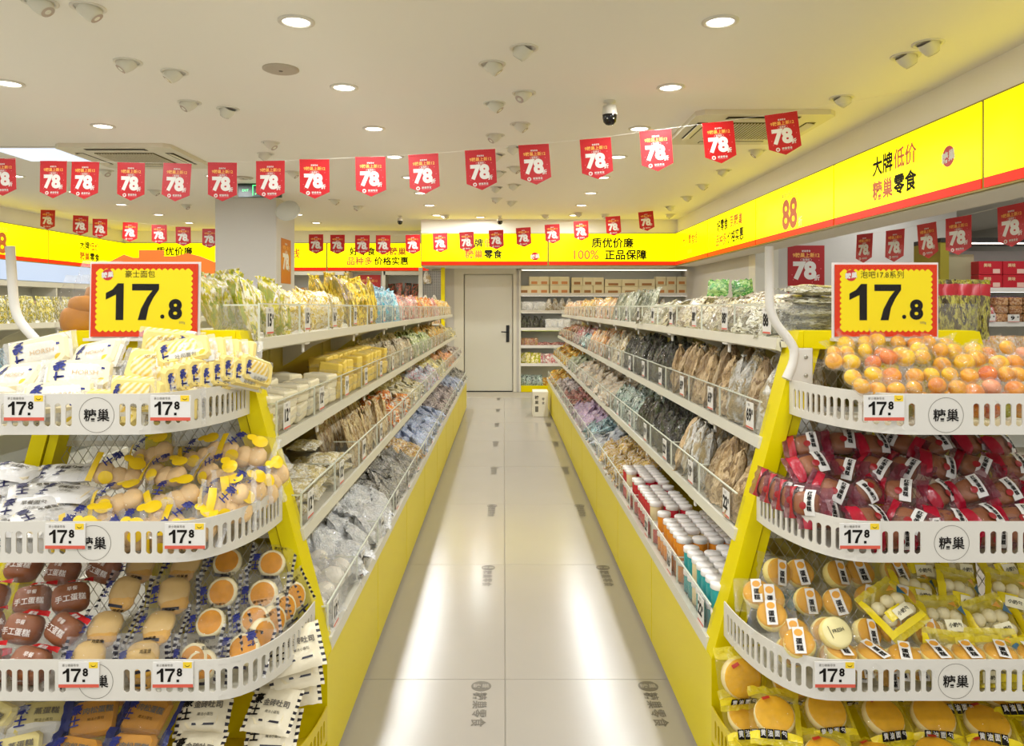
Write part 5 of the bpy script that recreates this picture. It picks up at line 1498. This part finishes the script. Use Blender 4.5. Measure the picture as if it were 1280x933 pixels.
for i, (x, y, z) in enumerate(((.70, 1.80, .01), (.67, 1.90, .035), (.66, 1.98, .06), (.78, 1.79, .04))):
    put_pack('round_cake_pack', 'clear wrapped pale round cake', RF[0] if i == 3 else RC[0], frame((x, y, BK_Z[2] + z), (-.3, -.6, .75) if i < 3 else (.08, -.75, .6), .2), '%s at left end, %s' % (ORD[i], PR2), 'round cakes at the left end')
for i in range(7):   # side-on stacks along the front
    put_pack('round_cake_pack', 'round cake stacked edge on', random.choice(RC), frame((.79 + .075 * i, 1.785, BK_Z[2] - .012 + random.uniform(-.006, .006)), (random.uniform(-.1, .1), -.25, .95), random.uniform(-.3, .3)), '%s from left at front, %s' % (ORD[i], PR2), 'round cakes stacked along the front')
def proto_yel(seed):
    w, h, t = .115, .105, .05
    f = MB(); yel = mat('yellow_bag', '#efd81e', .22, bump=.5, bscale=60)
    zf = pillow(f, w, h, t, film('yellow_clear', '#fff6b0', .05, .08, .8, 45), 10, 8, .014, FILMY, 'y', .005, seed, lambda u, v, s: yel if (u > .80 or u < -.80 or v < -.72 or (s > 0 and -.6 < u < .1 and -.45 < v < .0 and seed % 2)) else (FILMY if s < 0 else None))
    r = MB()
    for (cx, cy) in ((-.026, .018), (.006, .02), (.032, .012), (-.024, -.016), (.010, -.014), (.034, -.02)): blob(r, .017, .017, .015, mat('milk_bun', '#fbeec0', .5, var=.06), (cx, cy, -.002), 10, 6)
    lt = MB(); patch(lt, zf, -.018, .026, -.034, -.006, mat('label_cream', '#f3ecc8', .4))
    lt.text('小奶包', .011, INK, lambda x, y: zf(.004 + x, -.020 + y, .0034), .02)
    n = lt.pts([zf(x, y, .002) for x, y in ((.028, .02), (.05, .035), (.048, .005))]); lt.face([n, n + 1, n + 2], mat('label_blue', '#24607c', .4))
    n = lt.pts([zf(x, y, .002) for x, y in ((.012, .036), (.034, .044), (.03, .026))]); lt.face([n, n + 1, n + 2], mat('label_orange', '#e0a03a', .4))
    return [('wrapper', f.mesh('milk_bun_bag')), ('milk_buns', r.mesh('milk_buns')), ('printed_label', lt.mesh('printed_label'))]
YB_ = [proto_yel(s) for s in (91, 92, 93)]
pile(1.02, 1.48, BK_Z[2], YB_, 'milk_bun_bag', 'yellow bag of milk buns', PR2, .112, .10, 4, 34, .3, .35, 1.80, .085, .047, -.028, tight=.92)
put_pack('milk_bun_bag', 'yellow edged bag of milk buns lying on the round cakes', YB_[0], frame((.955, 1.87, BK_Z[2] + .065), (-.1, -.7, .7), R(35)), 'middle of %s' % PR2, 'milk bun bag among the cakes')

# lowest basket: golden pancakes in yellow bags
def proto_panc(seed, lay=False):
    b = MB(); rim = mat('pancake_rim', '#f0dc9c', .6, var=.08); face = mat('pancake_face', '#e4aa1c', .5, var=.30, vscale=38, spec=.15)
    b.lathe([(0, -.015), (.042, -.015), (.050, -.008), (.051, .004), (.047, .012), (.0425, .0145), (0, .016)], rim, 22, mfun=lambda k: face if k >= 4 or k == 0 else rim)
    f = MB(); zf = pillow(f, .125, .12, .05, film('pancake_film', '#fff2a0', .03, .08, .7, 45), 9, 9, .014, FILMY, 'y', .006, seed, lambda u, v, s: mat('yellow_bag', '#efd81e', .22, bump=.5, bscale=60) if (v < -.70) else (FILMY if (u > .86 or v > .86) else None))
    lt = MB()
    for i, ch in enumerate('黄油面包'):
        x0 = -.030 + i * .0165
        n = lt.pts([zf(x0 + dx, -.052 + dy, .003) for dx, dy in ((-.0075, -.008), (.0075, -.008), (.0075, .008), (-.0075, .008))]); lt.face([n, n + 1, n + 2, n + 3], INK)
        lt.text(ch, .0125, PAPER, lambda x, y, x0=x0: zf(x0 + x, -.052 + y, .0036), .02)
    bl = MB(); n = bl.pts([zf(x, y, .0026) for x, y in ((-.03, .034), (-.012, .041), (-.008, .034), (-.026, .026))]); bl.face([n, n + 1, n + 2, n + 3], mat('berry_red', '#b8301c', .4))
    return [('wrapper', f.mesh('pancake_bag')), ('pancake', b.mesh('pancake')), ('lettering', lt.mesh('lettering')), ('red_print', bl.mesh('red_print'))]
PA = [proto_panc(s) for s in (101, 102)]
PR3 = 'right lowest basket'
pile(.575, 1.10, ZL, PA, 'pancake_bag', 'golden pancake in yellow bag', PR3, .125, .11, 3, 40, .3, .2, 1.79, .10, .046, -.012, tight=1.0, rowlean=(70, 45, 12))
pile(1.08, 1.50, ZL, PA, 'pancake_bag', 'golden pancake lying in bag', PR3, .12, .06, 4, 76, .15, .3, 1.79, .075, .028, -.005, tight=.95)

# the bottom layers that show through the slots
def bottom(xa, xb, lv, protos, name, text, place, w, tight=.8):
    pile(xa, xb, BK_Z[lv], protos, name, text, place, w, .09, 1, 8, .08, .08, 1.80, 0, 0, -.043, tight, rn='bottom layer')
bottom(-1.27, -1.0, 0, TW_, 'toast_pack', 'white wrapped toast pack', PL0, .15, .5); bottom(-.97, -.76, 0, TY_, 'toast_pack', 'yellow lattice printed toast pack', PL0, .145, .5)
bottom(-1.36, -1.08, 1, FW, 'flat_bread_pack', 'white satin bread pack with indigo mark', PL1, .15, .6); bottom(-1.05, -.71, 1, RL, 'bread_roll_bag', 'clear yellow printed bread roll bag', PL1, .125, .7)
bottom(-1.36, -1.06, 2, BC, 'brown_cake_pack', 'brown cake pack with red strip', PL2, .10); bottom(-1.04, -.80, 2, BU, 'burger_bun_pack', 'silvery clear burger bun pack', PL2, .118); bottom(-.79, -.62, 2, ET, 'egg_tart_pack', 'clear checked edge egg tart pack', PL2, .115)
bottom(.90, 1.42, 1, MA, 'date_cake_pack', 'maroon date cake pack', PR1, .092); bottom(.80, 1.10, 2, RC, 'round_cake_pack', 'clear wrapped labelled round cake', PR2, .09); bottom(1.10, 1.46, 2, YB_, 'milk_bun_bag', 'yellow bag of milk buns', PR2, .112)

# ---------------------------------------------------------------- the two 17.8 price boards
def price_board(px0, px1, py0, py1, Y, head, label, extra, tilt=0):
    x0, _, z1 = at(px0, py0, Y); x1, _, z0 = at(px1, py1, Y)
    w, h = x1 - x0, z1 - z0
    root = empty('price_board', ((x0 + x1) / 2, Y, (z0 + z1) / 2), label, 'sign')
    root.rotation_euler.x = R(tilt)
    b = MB(); b.box(-w / 2, w / 2, -.0015, .0015, -h / 2, h / 2, SIGNR); cd = b.build('card', root)
    # scalloped yellow field
    b = MB(); e = .018; iw, ih = w / 2 - e, h / 2 - e
    pts = []
    def edge(p, q, nsc):
        for i in range(nsc * 6):
            t = i / (nsc * 6); d = abs(math.sin(t * nsc * PI)) * .0055
            px_, pz_ = p[0] + (q[0] - p[0]) * t, p[1] + (q[1] - p[1]) * t
            nx, nz = (q[1] - p[1]), -(q[0] - p[0]); l = math.hypot(nx, nz)
            pts.append((px_ + nx / l * d, -.0022, pz_ + nz / l * d))
    edge((-iw, -ih), (iw, -ih), 16); edge((iw, -ih), (iw, ih), 11); edge((iw, ih), (-iw, ih), 16); edge((-iw, ih), (-iw, -ih), 11)
    n = b.pts(pts); b.face([n + i for i in range(len(pts))], SIGNY)
    b.build('scalloped_field', cd)
    t = MB(); fn = lambda ox, oz: (lambda x, y: (ox + x, -.0028, oz + y))
    t.digits('1', h * .70, INK, fn(-w * .275, -.004)); t.digits('7', h * .70, INK, fn(.004, -.004))
    t.text('8', h * .36, INK, fn(w * .295, -h * .125), .045)
    cx, cz = w * .175, -h * .225
    n = t.pts([(cx + .0058 * math.cos(i * PI / 8), -.0028, cz + .0058 * math.sin(i * PI / 8)) for i in range(16)]); t.face([n + i for i in range(16)], INK)
    t.text(head, .021, INK, fn(-w * .04, h * .36), 0)
    t.text('500g', .009, GREYINK, fn(w * .36, -h * .31), 0)
    t.build('lettering', cd)
    t = MB(); cx, cz = -w * .345, h * .35
    n = t.pts([(cx + .0155 * math.cos(i * PI / 10), -.0028, cz + .0155 * math.sin(i * PI / 10)) for i in range(20)]); t.face([n + i for i in range(20)], RED)
    t.text('糖巢', .0165, PAPER, lambda x, y: (cx + x, -.0033, cz + y + x * .1), .035)
    t.build('round_emblem', cd)
    b = MB(); g = .006
    b.box(-w / 2 - g, w / 2 + g, -.005, -.0042, -h / 2 - .004, h / 2 + g, film('holder_clear', '#f4f8ff', .0, .06, 0, face=.02, refl=.006)); b.build('clear_holder', root)
    b = MB(); b.box(-w / 2 - g, w / 2 + g, .004, .007, -h / 2 - .004, h / 2 + g, PAPER); b.box(-w / 2 - .01, w / 2 + .01, -.02, .03, -h / 2 - .012, -h / 2 - .004, PAPER); b.build('holder_back', root)
    return root
price_board(1043.5, 1171, 331, 421, 2.08, '泡吧17.8系列', 'yellow and red 17.8 price board on the right gondola', None)
price_board(114, 247, 330, 421, 2.08, '豪士面包', 'yellow and pink bordered 17.8 price board on left gondola behind bread', None, tilt=-2)

# bags of bread left of the left price board, orange card behind it
def bread_bag(loc, s, label):
    root = empty('bread_bag', loc, label, 'bread')
    b = MB(); blob(b, .062 * s, .05 * s, .045 * s, mat('bread_crust', '#b0721f', .5, var=.35, vscale=22, spec=.2), (0, 0, .055 * s), 14, 8, p=.7); blob(b, .05 * s, .045 * s, .03 * s, mat('bread_crust', '#b0721f', .5), (.012, .0, .10 * s), 12, 6, p=.7)
    b.build('bread_loaf', root)
    f = MB(); pillow(f, .15 * s, .17 * s, .125 * s, FILMC, 9, 9, .02, FILM2, 'y', .008, int(s * 10), pinch=.25); f.xform(Matrix.Translation((0, 0, .085 * s)) @ Matrix.Rotation(R(90), 4, 'X')); f.build('clear_bag', root)
bread_bag((-1.205, 2.17, 1.262), .95, 'clear bag of golden bread left of the left price board')
bread_bag((-1.235, 2.34, 1.262), 1.25, 'taller clear bag of golden bread behind the smaller one')
b = MB(); ocm = mat('orange_card', '#ea7a1e', .45)
b.prism([(-.16, 0), (-.16, .10), (-.11, .125), (-.08, .115), (-.06, .115), (-.06, .14), (.02, .14), (.02, .12), (.06, .12), (.10, .13), (.14, .12), (.19, .10), (.19, 0)], 'y', -.003, .003, ocm)
for x in (-.1, .1): b.box(x - .015, x + .015, .0, .06, -.004, .0, ocm)
b.box(-.12, .12, -.012, .06, -.10, 0, PAPER)
o = b.build('display_card', label='orange cut out display card behind the left price board', cat='card'); o.location = (-1.14, 2.5, 1.40)

# ================================================================ shelving further back
def carton_mesh(w, d, h, m1, m2, name='carton'):
    b = MB(); b.bevbox(-w / 2, w / 2, -d / 2, d / 2, 0, h, .004, m1)
    b.box(-w * .30, w * .30, -d / 2 - .001, -d / 2 + .001, h * .12, h * .45, m2)
    return b.mesh(name)
KC = mat('carton_cream', '#efe4bd', .5); KO = mat('carton_orange', '#d89050', .5); KB = mat('carton_brown', '#a8743c', .5)

STRIP = emit('led_strip', '#fff6e8', 3.0)
# back shelf right of the door (faces the camera)
root = empty('shop_shelving', (2.0, 12.2, 0), 'white wall shelving with lit shelves right of the door', 'shelf')
X0_, X1_ = -1.76, 1.9
b = MB(); b.box(X0_, X1_, -.02, .38, 0, .10, YEL); b.build('base', root)
b = MB(); b.box(X0_, X1_, .36, .38, .10, 2.0, LIGHTGREY); b.build('back_panel', root)
b = MB(); b.box(X0_, X0_ + .03, -.03, .38, .0, 2.0, CREAM); b.build('side_frame', root)
b = MB(); b.box(X1_ - .03, X1_, -.03, .38, .0, 2.0, CREAM); b.build('side_frame', root)
b = MB(); b.box(X0_, X1_, -.03, .38, 1.96, 2.0, CREAM); b.build('top_frame', root)
SHZ = [.10, .45, .74, 1.02, 1.30, 1.575]
for z in SHZ[1:]:
    b = MB(); b.box(X0_ + .03, X1_ - .03, -.02, .36, z - .03, z, CREAM); b.box(X0_ + .03, X1_ - .03, -.03, -.02, z - .035, z + .012, PAPER); sh = b.build('shelf', root)
    b = MB(); b.box(X0_ + .05, X1_ - .05, .0, .02, z - .036, z - .031, STRIP); b.build('light_strip', sh)
b = MB(); b.box(X0_ + .05, X1_ - .05, .0, .02, 1.952, 1.959, STRIP); b.build('light_strip', root)
def along(X0a, X1a, step, z, y, me, name, label, group, cat, rot=True, sz=(1, 1), n2=1, dz=0, children=(), row=True, basis=None):
    n = int((X1a - X0a) / step + .01); i = 0
    for k in range(n):
        for q in range(n2):
            M = Matrix.Translation((X0a + (k + .5) * step + random.uniform(-.006, .006), y + random.uniform(-.01, .01), z + q * dz))
            if basis: M = M @ basis()
            else: M = M @ Matrix.Rotation(random.uniform(-.06, .06), 4, 'Z')
            o = link(name, random.choice(me), label='%s, %s%s from left' % (label, ('lower ', 'upper ')[q] if n2 > 1 else '', ORD[k]), cat=cat, group=group, M=M)
            for nm, cm in children: link(nm, cm, o)
c1 = carton_mesh(.16, .16, .135, KC, KO); c2 = carton_mesh(.172, .16, .13, KC, KB); c3 = carton_mesh(.264, .16, .115, KC, KB)
along(.40, 1.07, .166, 1.577, 12.30, [c1], 'carton', 'small cream carton with orange print on the top back shelf', 'cream cartons with orange print', 'box', n2=2, dz=.138)
along(1.08, 1.62, .178, 1.577, 12.30, [c2], 'carton', 'plain cream carton with brown print on the top back shelf', 'cream cartons with brown print', 'box', n2=2, dz=.133)
along(1.62, 2.44, .272, 1.577, 12.30, [c3], 'carton', 'low wide cream carton on the top back shelf', 'low wide cream cartons', 'box', n2=2, dz=.118)
along(2.44, 3.86, .165, 1.577, 12.30, [c1], 'carton', 'cream carton at right end of top back shelf', 'cream cartons at the right end', 'box', n2=2, dz=.138)
o = link('carton', c2, label='single short cream carton at the left end of the top back shelf', cat='box'); o.location = (.325, 12.3, 1.577)
def up_basis(): return frame((0, 0, 0), (random.uniform(-.2, .2), -1, random.uniform(.1, .5)), random.uniform(-.15, .15))
def shelf_goods(keys, z, n_each, X0a, y, nm):
    x = X0a
    for si, k in enumerate(keys):
        p = PROD[k]
        along(x, x + n_each * p['w'] * .9, p['w'] * .9, z + p['h'] * .48, y, p['meshes'], p['name'], '%s, set %s, %s back shelf' % (p['text'], ORD[si], nm), '%ss, %s back shelf' % (p['text'], nm), 'snack', basis=up_basis)
        if z > .9: along(x, x + n_each * p['w'] * .9, p['w'] * .9, z + p['h'] * .5, y + .09, p['meshes'], p['name'], '%s, rear row set %s, %s back shelf' % (p['text'], ORD[si], nm), '%ss behind, %s back shelf' % (p['text'], nm), 'snack', basis=up_basis)
        x += n_each * p['w'] * .9
shelf_goods(['silver', 'foilwhite', 'silver', 'whitesil', 'pinkgrey', 'foilwhite'], 1.305, 4, .27, 12.26, 'fifth')
shelf_goods(['black', 'silver', 'darkgrey', 'silver'], 1.025, 4, .27, 12.26, 'fourth')
shelf_goods(['brownmix', 'blackred', 'brownmix'], .745, 4, .27, 12.26, 'third')
shelf_goods(['greenyel', 'crimson', 'greenyel'], .455, 4, .27, 12.26, 'second')
shelf_goods(['tealclear', 'yelbag', 'whiteteal'], .105, 4, .27, 12.26, 'lowest')
b = MB(); b.box(-1.70, 1.85, .0, .10, .975, .985, mat('lit_lime', '#d8f03a', .4)); b.build('price_rail', root)

# carton on the floor by the right gondola
b = MB(); b.bevbox(-.095, .095, -.15, .15, 0, .31, .004, mat('carton_white', '#e6e0cf', .6)); o = b.build('carton', label='white printed carton standing on the floor at the end of the aisle', cat='box'); o.location = (.455, 9.55, .001)
t = MB(); fn = lambda ox, oz: (lambda x, y: (ox + x, -.1508, oz + y))
t.text('糖', .05, INK, fn(-.05, .24), .01); t.text('巢', .05, INK, fn(-.05, .18), .01); t.text('零', .035, GREYINK, fn(.03, .22), .01); t.text('食', .035, GREYINK, fn(.03, .17), .01)
t.quad((-.07, -.1508, .06), (-.03, -.1508, .06), (-.03, -.1508, .13), (-.07, -.1508, .13), GREYINK); t.build('printed_marks', o)

# rack with dark mesh left of the door
root = empty('wire_rack', (-1.12, 11.9, 0), 'yellow framed rack with dark mesh back left of the door', 'rack')
for x in (-.185, .165):
    b = MB(); b.box(x - .03, x + .03, -.03, .03, 0, 1.98, YEL if x > 0 else CREAM); b.build('post', root)
b = MB(); b.box(-.15, .14, .0, .012, 1.40, 1.93, mat('mesh_dark', '#4a463c', .5)); pn = b.build('mesh_panel', root)
b = MB()
for i in range(14):
    x = -.15 + .29 * i / 13; b.box(x - .003, x + .003, -.004, .0, 1.40, 1.93, STEEL)
for i in range(22):
    z = 1.40 + .53 * i / 21; b.box(-.15, .14, -.004, .0, z - .003, z + .003, STEEL)
b.build('wire_grid', pn, kind='stuff')
for z in (1.36, 1.10, .8):
    b = MB(); b.box(-.16, .15, -.16, .02, z - .02, z, CREAM); b.build('shelf', root)
p = PROD['foilwhite']
for i, (x, z) in enumerate(((-1.20, 1.83), (-1.22, 1.45), (-1.08, 1.45))):
    link(p['name'], p['meshes'][0], label=('white foil bag hung high on the dark mesh rack', 'white foil bag on the rack shelf, left one', 'white foil bag on the rack shelf, right one')[i], cat='snack', M=frame((x, 11.83, z), (.1, -1, .2), .1))
for i in range(3):
    link('crisp_bag', PROD['goldmix']['meshes'][0], label='golden snack bag in a row on the rack lower shelf, %s' % ORD[i], cat='snack', group='golden snack bags on the rack', M=frame((-1.22 + .09 * i, 11.82, 1.18), (.1, -1, .2), .1))

# back wall coolers left of the door
def wall_unit(xa, xb, label, fill):
    root = empty('shop_shelving', ((xa + xb) / 2, 12.98, 0), label, 'shelf')
    w = (xb - xa) / 2
    b = MB(); b.box(-w, w, .33, .36, 0, 1.97, LIGHTGREY); b.build('back_panel', root)
    for s in (-1, 1):
        b = MB(); b.box(s * w - .03, s * w + .03, -.05, .36, 0, 1.97, CREAM); b.build('side_frame', root)
    b = MB(); b.box(-w, w, -.05, .36, 1.91, 1.97, CREAM); b.build('top_frame', root)
    for z in (.15, .6, 1.0, 1.42):
        b = MB(); b.box(-w + .03, w - .03, -.04, .33, z - .03, z, CREAM); b.build('shelf', root)
    for key, z, txt in fill:
        p = PROD[key]
        along(xa + .06, xb - .06, p['w'] * 1.05, z + p['h'] * .5, 13.08, p['meshes'], p['name'], txt, txt.split(' on ')[0] + 's', 'snack', basis=up_basis)
product('jaror', 'preserve_jar', 'orange preserve jar', 'pouch', (.11, .26, .09), pm('m_jaror', ['#c8742a', '#e8a050', '#7a3c18', '#e9d8b0'], 3), 1, 0)
product('redgreen', 'drink_pack', 'red and dark green drink pack', 'pouch', (.14, .34, .08), pm('m_redgreen', ['#a8282c', '#2c4a34', '#d86a5a', '#1c2c24'], 3.5), 1, 0)
wall_unit(-3.75, -2.68, 'white wall shelving on the back wall right of the column', [('jaror', 1.43, 'orange preserve jar on the back wall shelving by the column')])
wall_unit(-2.05, -1.32, 'white wall shelving with red drinks on the back wall left of the door', [('redgreen', 1.43, 'red and dark green drink pack on the back wall shelving')])
wall_unit(-6.3, -3.9, 'long white wall shelving on the back wall left of the column', [('redyel', 1.43, 'red and yellow crisp bag on the long back wall shelving')])

# left wall shelving with a bright header
root = empty('shop_shelving', (-6.6, 9.5, 0), 'white shelving along the left wall with bright header panel', 'shelf')
b = MB(); b.box(-.25, -.2, -5.5, 3.4, 0, 1.98, LIGHTGREY); b.build('back_panel', root)
b = MB(); b.box(.14, .16, -5.5, 3.2, 1.72, 1.97, emit('header_light', '#cfe0fb', .62)); b.build('header_panel', root)
b = MB(); b.box(-.2, .16, -5.5, 3.2, 1.64, 1.71, CREAM); b.build('header_rail', root)
for z in (.25, .65, 1.05, 1.40):
    b = MB(); b.box(-.2, .16, -5.5, 3.2, z - .03, z, CREAM); b.build('shelf', root)
for k in range(6):
    b = MB(); b.box(-.2, .15, -5.5 + k * 1.74 - .02, -5.5 + k * 1.74 + .02, 0, 1.7, CREAM); b.build('divider', root)
def rowY(Y0a, Y1a, step, x, z, key, label, group, N=(1, 0, .15)):
    p = PROD[key]
    n = int((Y1a - Y0a) / step)
    for k in range(n):
        link(p['name'], random.choice(p['meshes']), label='%s, %s from front' % (label, ORD[k] if k < len(ORD) else 'far one'), cat='snack', group=group, M=frame((x, Y0a + (k + .5) * step + random.uniform(-.01, .01), z + p['h'] * .47), (N[0], random.uniform(-.12, .12), N[2]), random.uniform(-.06, .06)))
rowY(8.5, 12.5, .15, -6.52, 1.40, 'blackred', 'dark snack pack on the top shelf along the left wall', 'dark snack packs along the left wall')

# goods on the white gondola (its aisle side faces the left gondola)
product('yelpouch', 'noodle_pouch', 'yellow printed noodle pouch', 'pouch', (.085, .15, .04), pm('m_yelpouch', ['#e0d11c', '#efe38a', '#c0a814', '#4c5a1c', '#f2ecd0'], 5), 1, 8)
product('greenpouch', 'tea_pouch', 'green topped tea pouch', 'pouch', (.09, .16, .05), pm('m_greenpouch', ['#7fa87a', '#d8c8a0', '#4c6a4a', '#b98a5c'], 3), 1, 6)
product('bluepouch', 'milk_pouch', 'blue and white milk pouch', 'pouch', (.085, .14, .04), pm('m_bluepouch', ['#e9eff2', '#8fc0d8', '#f4f6f4', '#3c4a58', '#b8d4e0'], 4), 1, 8)
product('whitebox', 'tea_box', 'white tea box with brown stripe', 'slab', (.075, .13, .05), film('box_film', '#ffffff', .2, .2, .2), 1, 0, inner=mat('tea_box', '#d9d2c0', .5, var=.2, vscale=14))
XW = -3.0
rowY(2.5, 3.75, .092, XW + .24, 1.262, 'greenpouch', 'green topped tea pouch on top of the white gondola', 'tea pouches on the white gondola')
rowY(3.78, 6.4, .088, XW + .24, 1.262, 'yelpouch', 'yellow noodle pouch on top of the white gondola', 'noodle pouches on the white gondola')
rowY(2.5, 4.2, .088, XW + .27, .982, 'bluepouch', 'blue and white milk pouch on the white gondola third shelf', 'milk pouches on the white gondola')
rowY(2.5, 4.2, .082, XW + .34, .722, 'whitebox', 'white tea box on the white gondola second shelf', 'tea boxes on the white gondola')

# right hand shelf bay that faces the camera
root = empty('shop_shelving', (4.75, 7.0, 0), 'white shelf bay of red boxes at the far right', 'shelf')
b = MB(); b.box(-.72, 1.2, .36, .38, 0, 1.9, LIGHTGREY); b.build('back_panel', root)
b = MB(); b.box(-.76, -.68, -.05, .40, 0, 1.95, mat('olive_post', '#9c8f1c', .45)); b.build('post', root)
b = MB(); b.box(-.76, 1.2, -.06, .40, 1.95, 1.99, DARKST); b.build('top_rail', root)
b = MB(); b.box(-.68, -.36, .1, .36, 1.55, 1.85, mat('olive_goods', '#a39a78', .6)); b.build('side_box', root)
for z in (.35, .93, 1.215, 1.53):
    b = MB(); b.box(-.68, 1.2, -.03, .36, z - .03, z, CREAM); b.box(-.68, 1.2, -.04, -.03, z - .036, z + .006, PAPER); sh = b.build('shelf', root)
    b = MB(); b.box(-.6, 1.15, .0, .02, z - .037, z - .031, STRIP); b.build('light_strip', sh)
b = MB(); b.box(-.6, 1.15, .0, .02, 1.94, 1.949, STRIP); b.build('light_strip', root)
rb = MB(); rb.bevbox(-.108, .108, -.10, .10, 0, .122, .004, mat('box_red', '#c2182a', .35)); rb.box(.02, .085, -.1012, -.0995, .01, .05, mat('box_label', '#e9c0b0', .4)); rb.text('美味', .036, mat('box_gold', '#f0cfa0', .4), lambda x, y: (-.03 + x, -.1015, .085 + y), .02)
rbm = rb.mesh('red_box')
for i in range(8):
    for q in range(2):
        o = link('red_box', rbm, label='red printed snack box, %s from the left, %s layer, far right shelf bay' % (ORD[i], ('lower', 'upper')[q]), cat='box', group='red snack boxes in the far right bay')
        o.location = (4.47 + i * .222, 7.08, 1.532 + q * .125)
pb = printed('m_tanbox', ['#c08a50', '#a86a3a', '#d9b080', '#8a5230'], 3)
tb = MB(); tb.bevbox(-.06, .06, -.05, .05, 0, .075, .012, pb); tbm = tb.mesh('toffee_box')
for i in range(10):
    for q in range(3):
        o = link('toffee_box', tbm, label='tan toffee box, stack %s from left, %s layer, far right shelf bay' % (ORD[i], ('bottom', 'middle', 'top')[q]), cat='box', group='tan toffee boxes in the far right bay'); o.location = (4.60 + i * .13, 7.06, 1.217 + q * .077)
rowX = lambda key, X0a, X1a, z, lb, gp, y=7.05: along(X0a, X1a, PROD[key]['w'] * .95, z + PROD[key]['h'] * .48, y, PROD[key]['meshes'], PROD[key]['name'], lb, gp, 'snack', basis=up_basis)
rowX('crimson', 4.15, 4.58, 1.22, 'crimson snack bag in the far right shelf bay', 'crimson bags, far right bay')
rowX('lilac', 4.2, 5.9, 1.34, 'pink candy bag behind the toffee boxes at far right', 'pink bags, far right bay', 7.2)
rowX('yelsmall', 4.15, 5.9, .94, 'yellow corn bag on the far right bay middle shelf', 'yellow bags, far right bay')
rowX('goldmix', 4.4, 5.9, .935, 'golden snack bag at the front of the far right bay', 'golden bags, far right bay', 6.99)
rowX('lilac', 4.1, 4.6, .66, 'purple candy bag low in the far right bay', 'purple bags, far right bay')
rowX('whiteteal', 4.6, 5.9, .66, 'white and teal bag low in the far right bay', 'teal bags, far right bay')
for i, (x, z) in enumerate(((4.44, 1.26), (4.66, 1.255), (4.58, .97))):
    o = link('price_tag', BT['9'], label='small white price card in the far right bay, %s' % ('left upper', 'right upper', 'lower')[i], cat='price tag'); o.location = (x, 6.95, z)
    o.scale = (1.6, 1, .9)
for o in list(SC.objects):
    if o.type == 'MESH' and o.data.name.startswith('lettering') and not len(o.data.vertices): bpy.data.objects.remove(o)
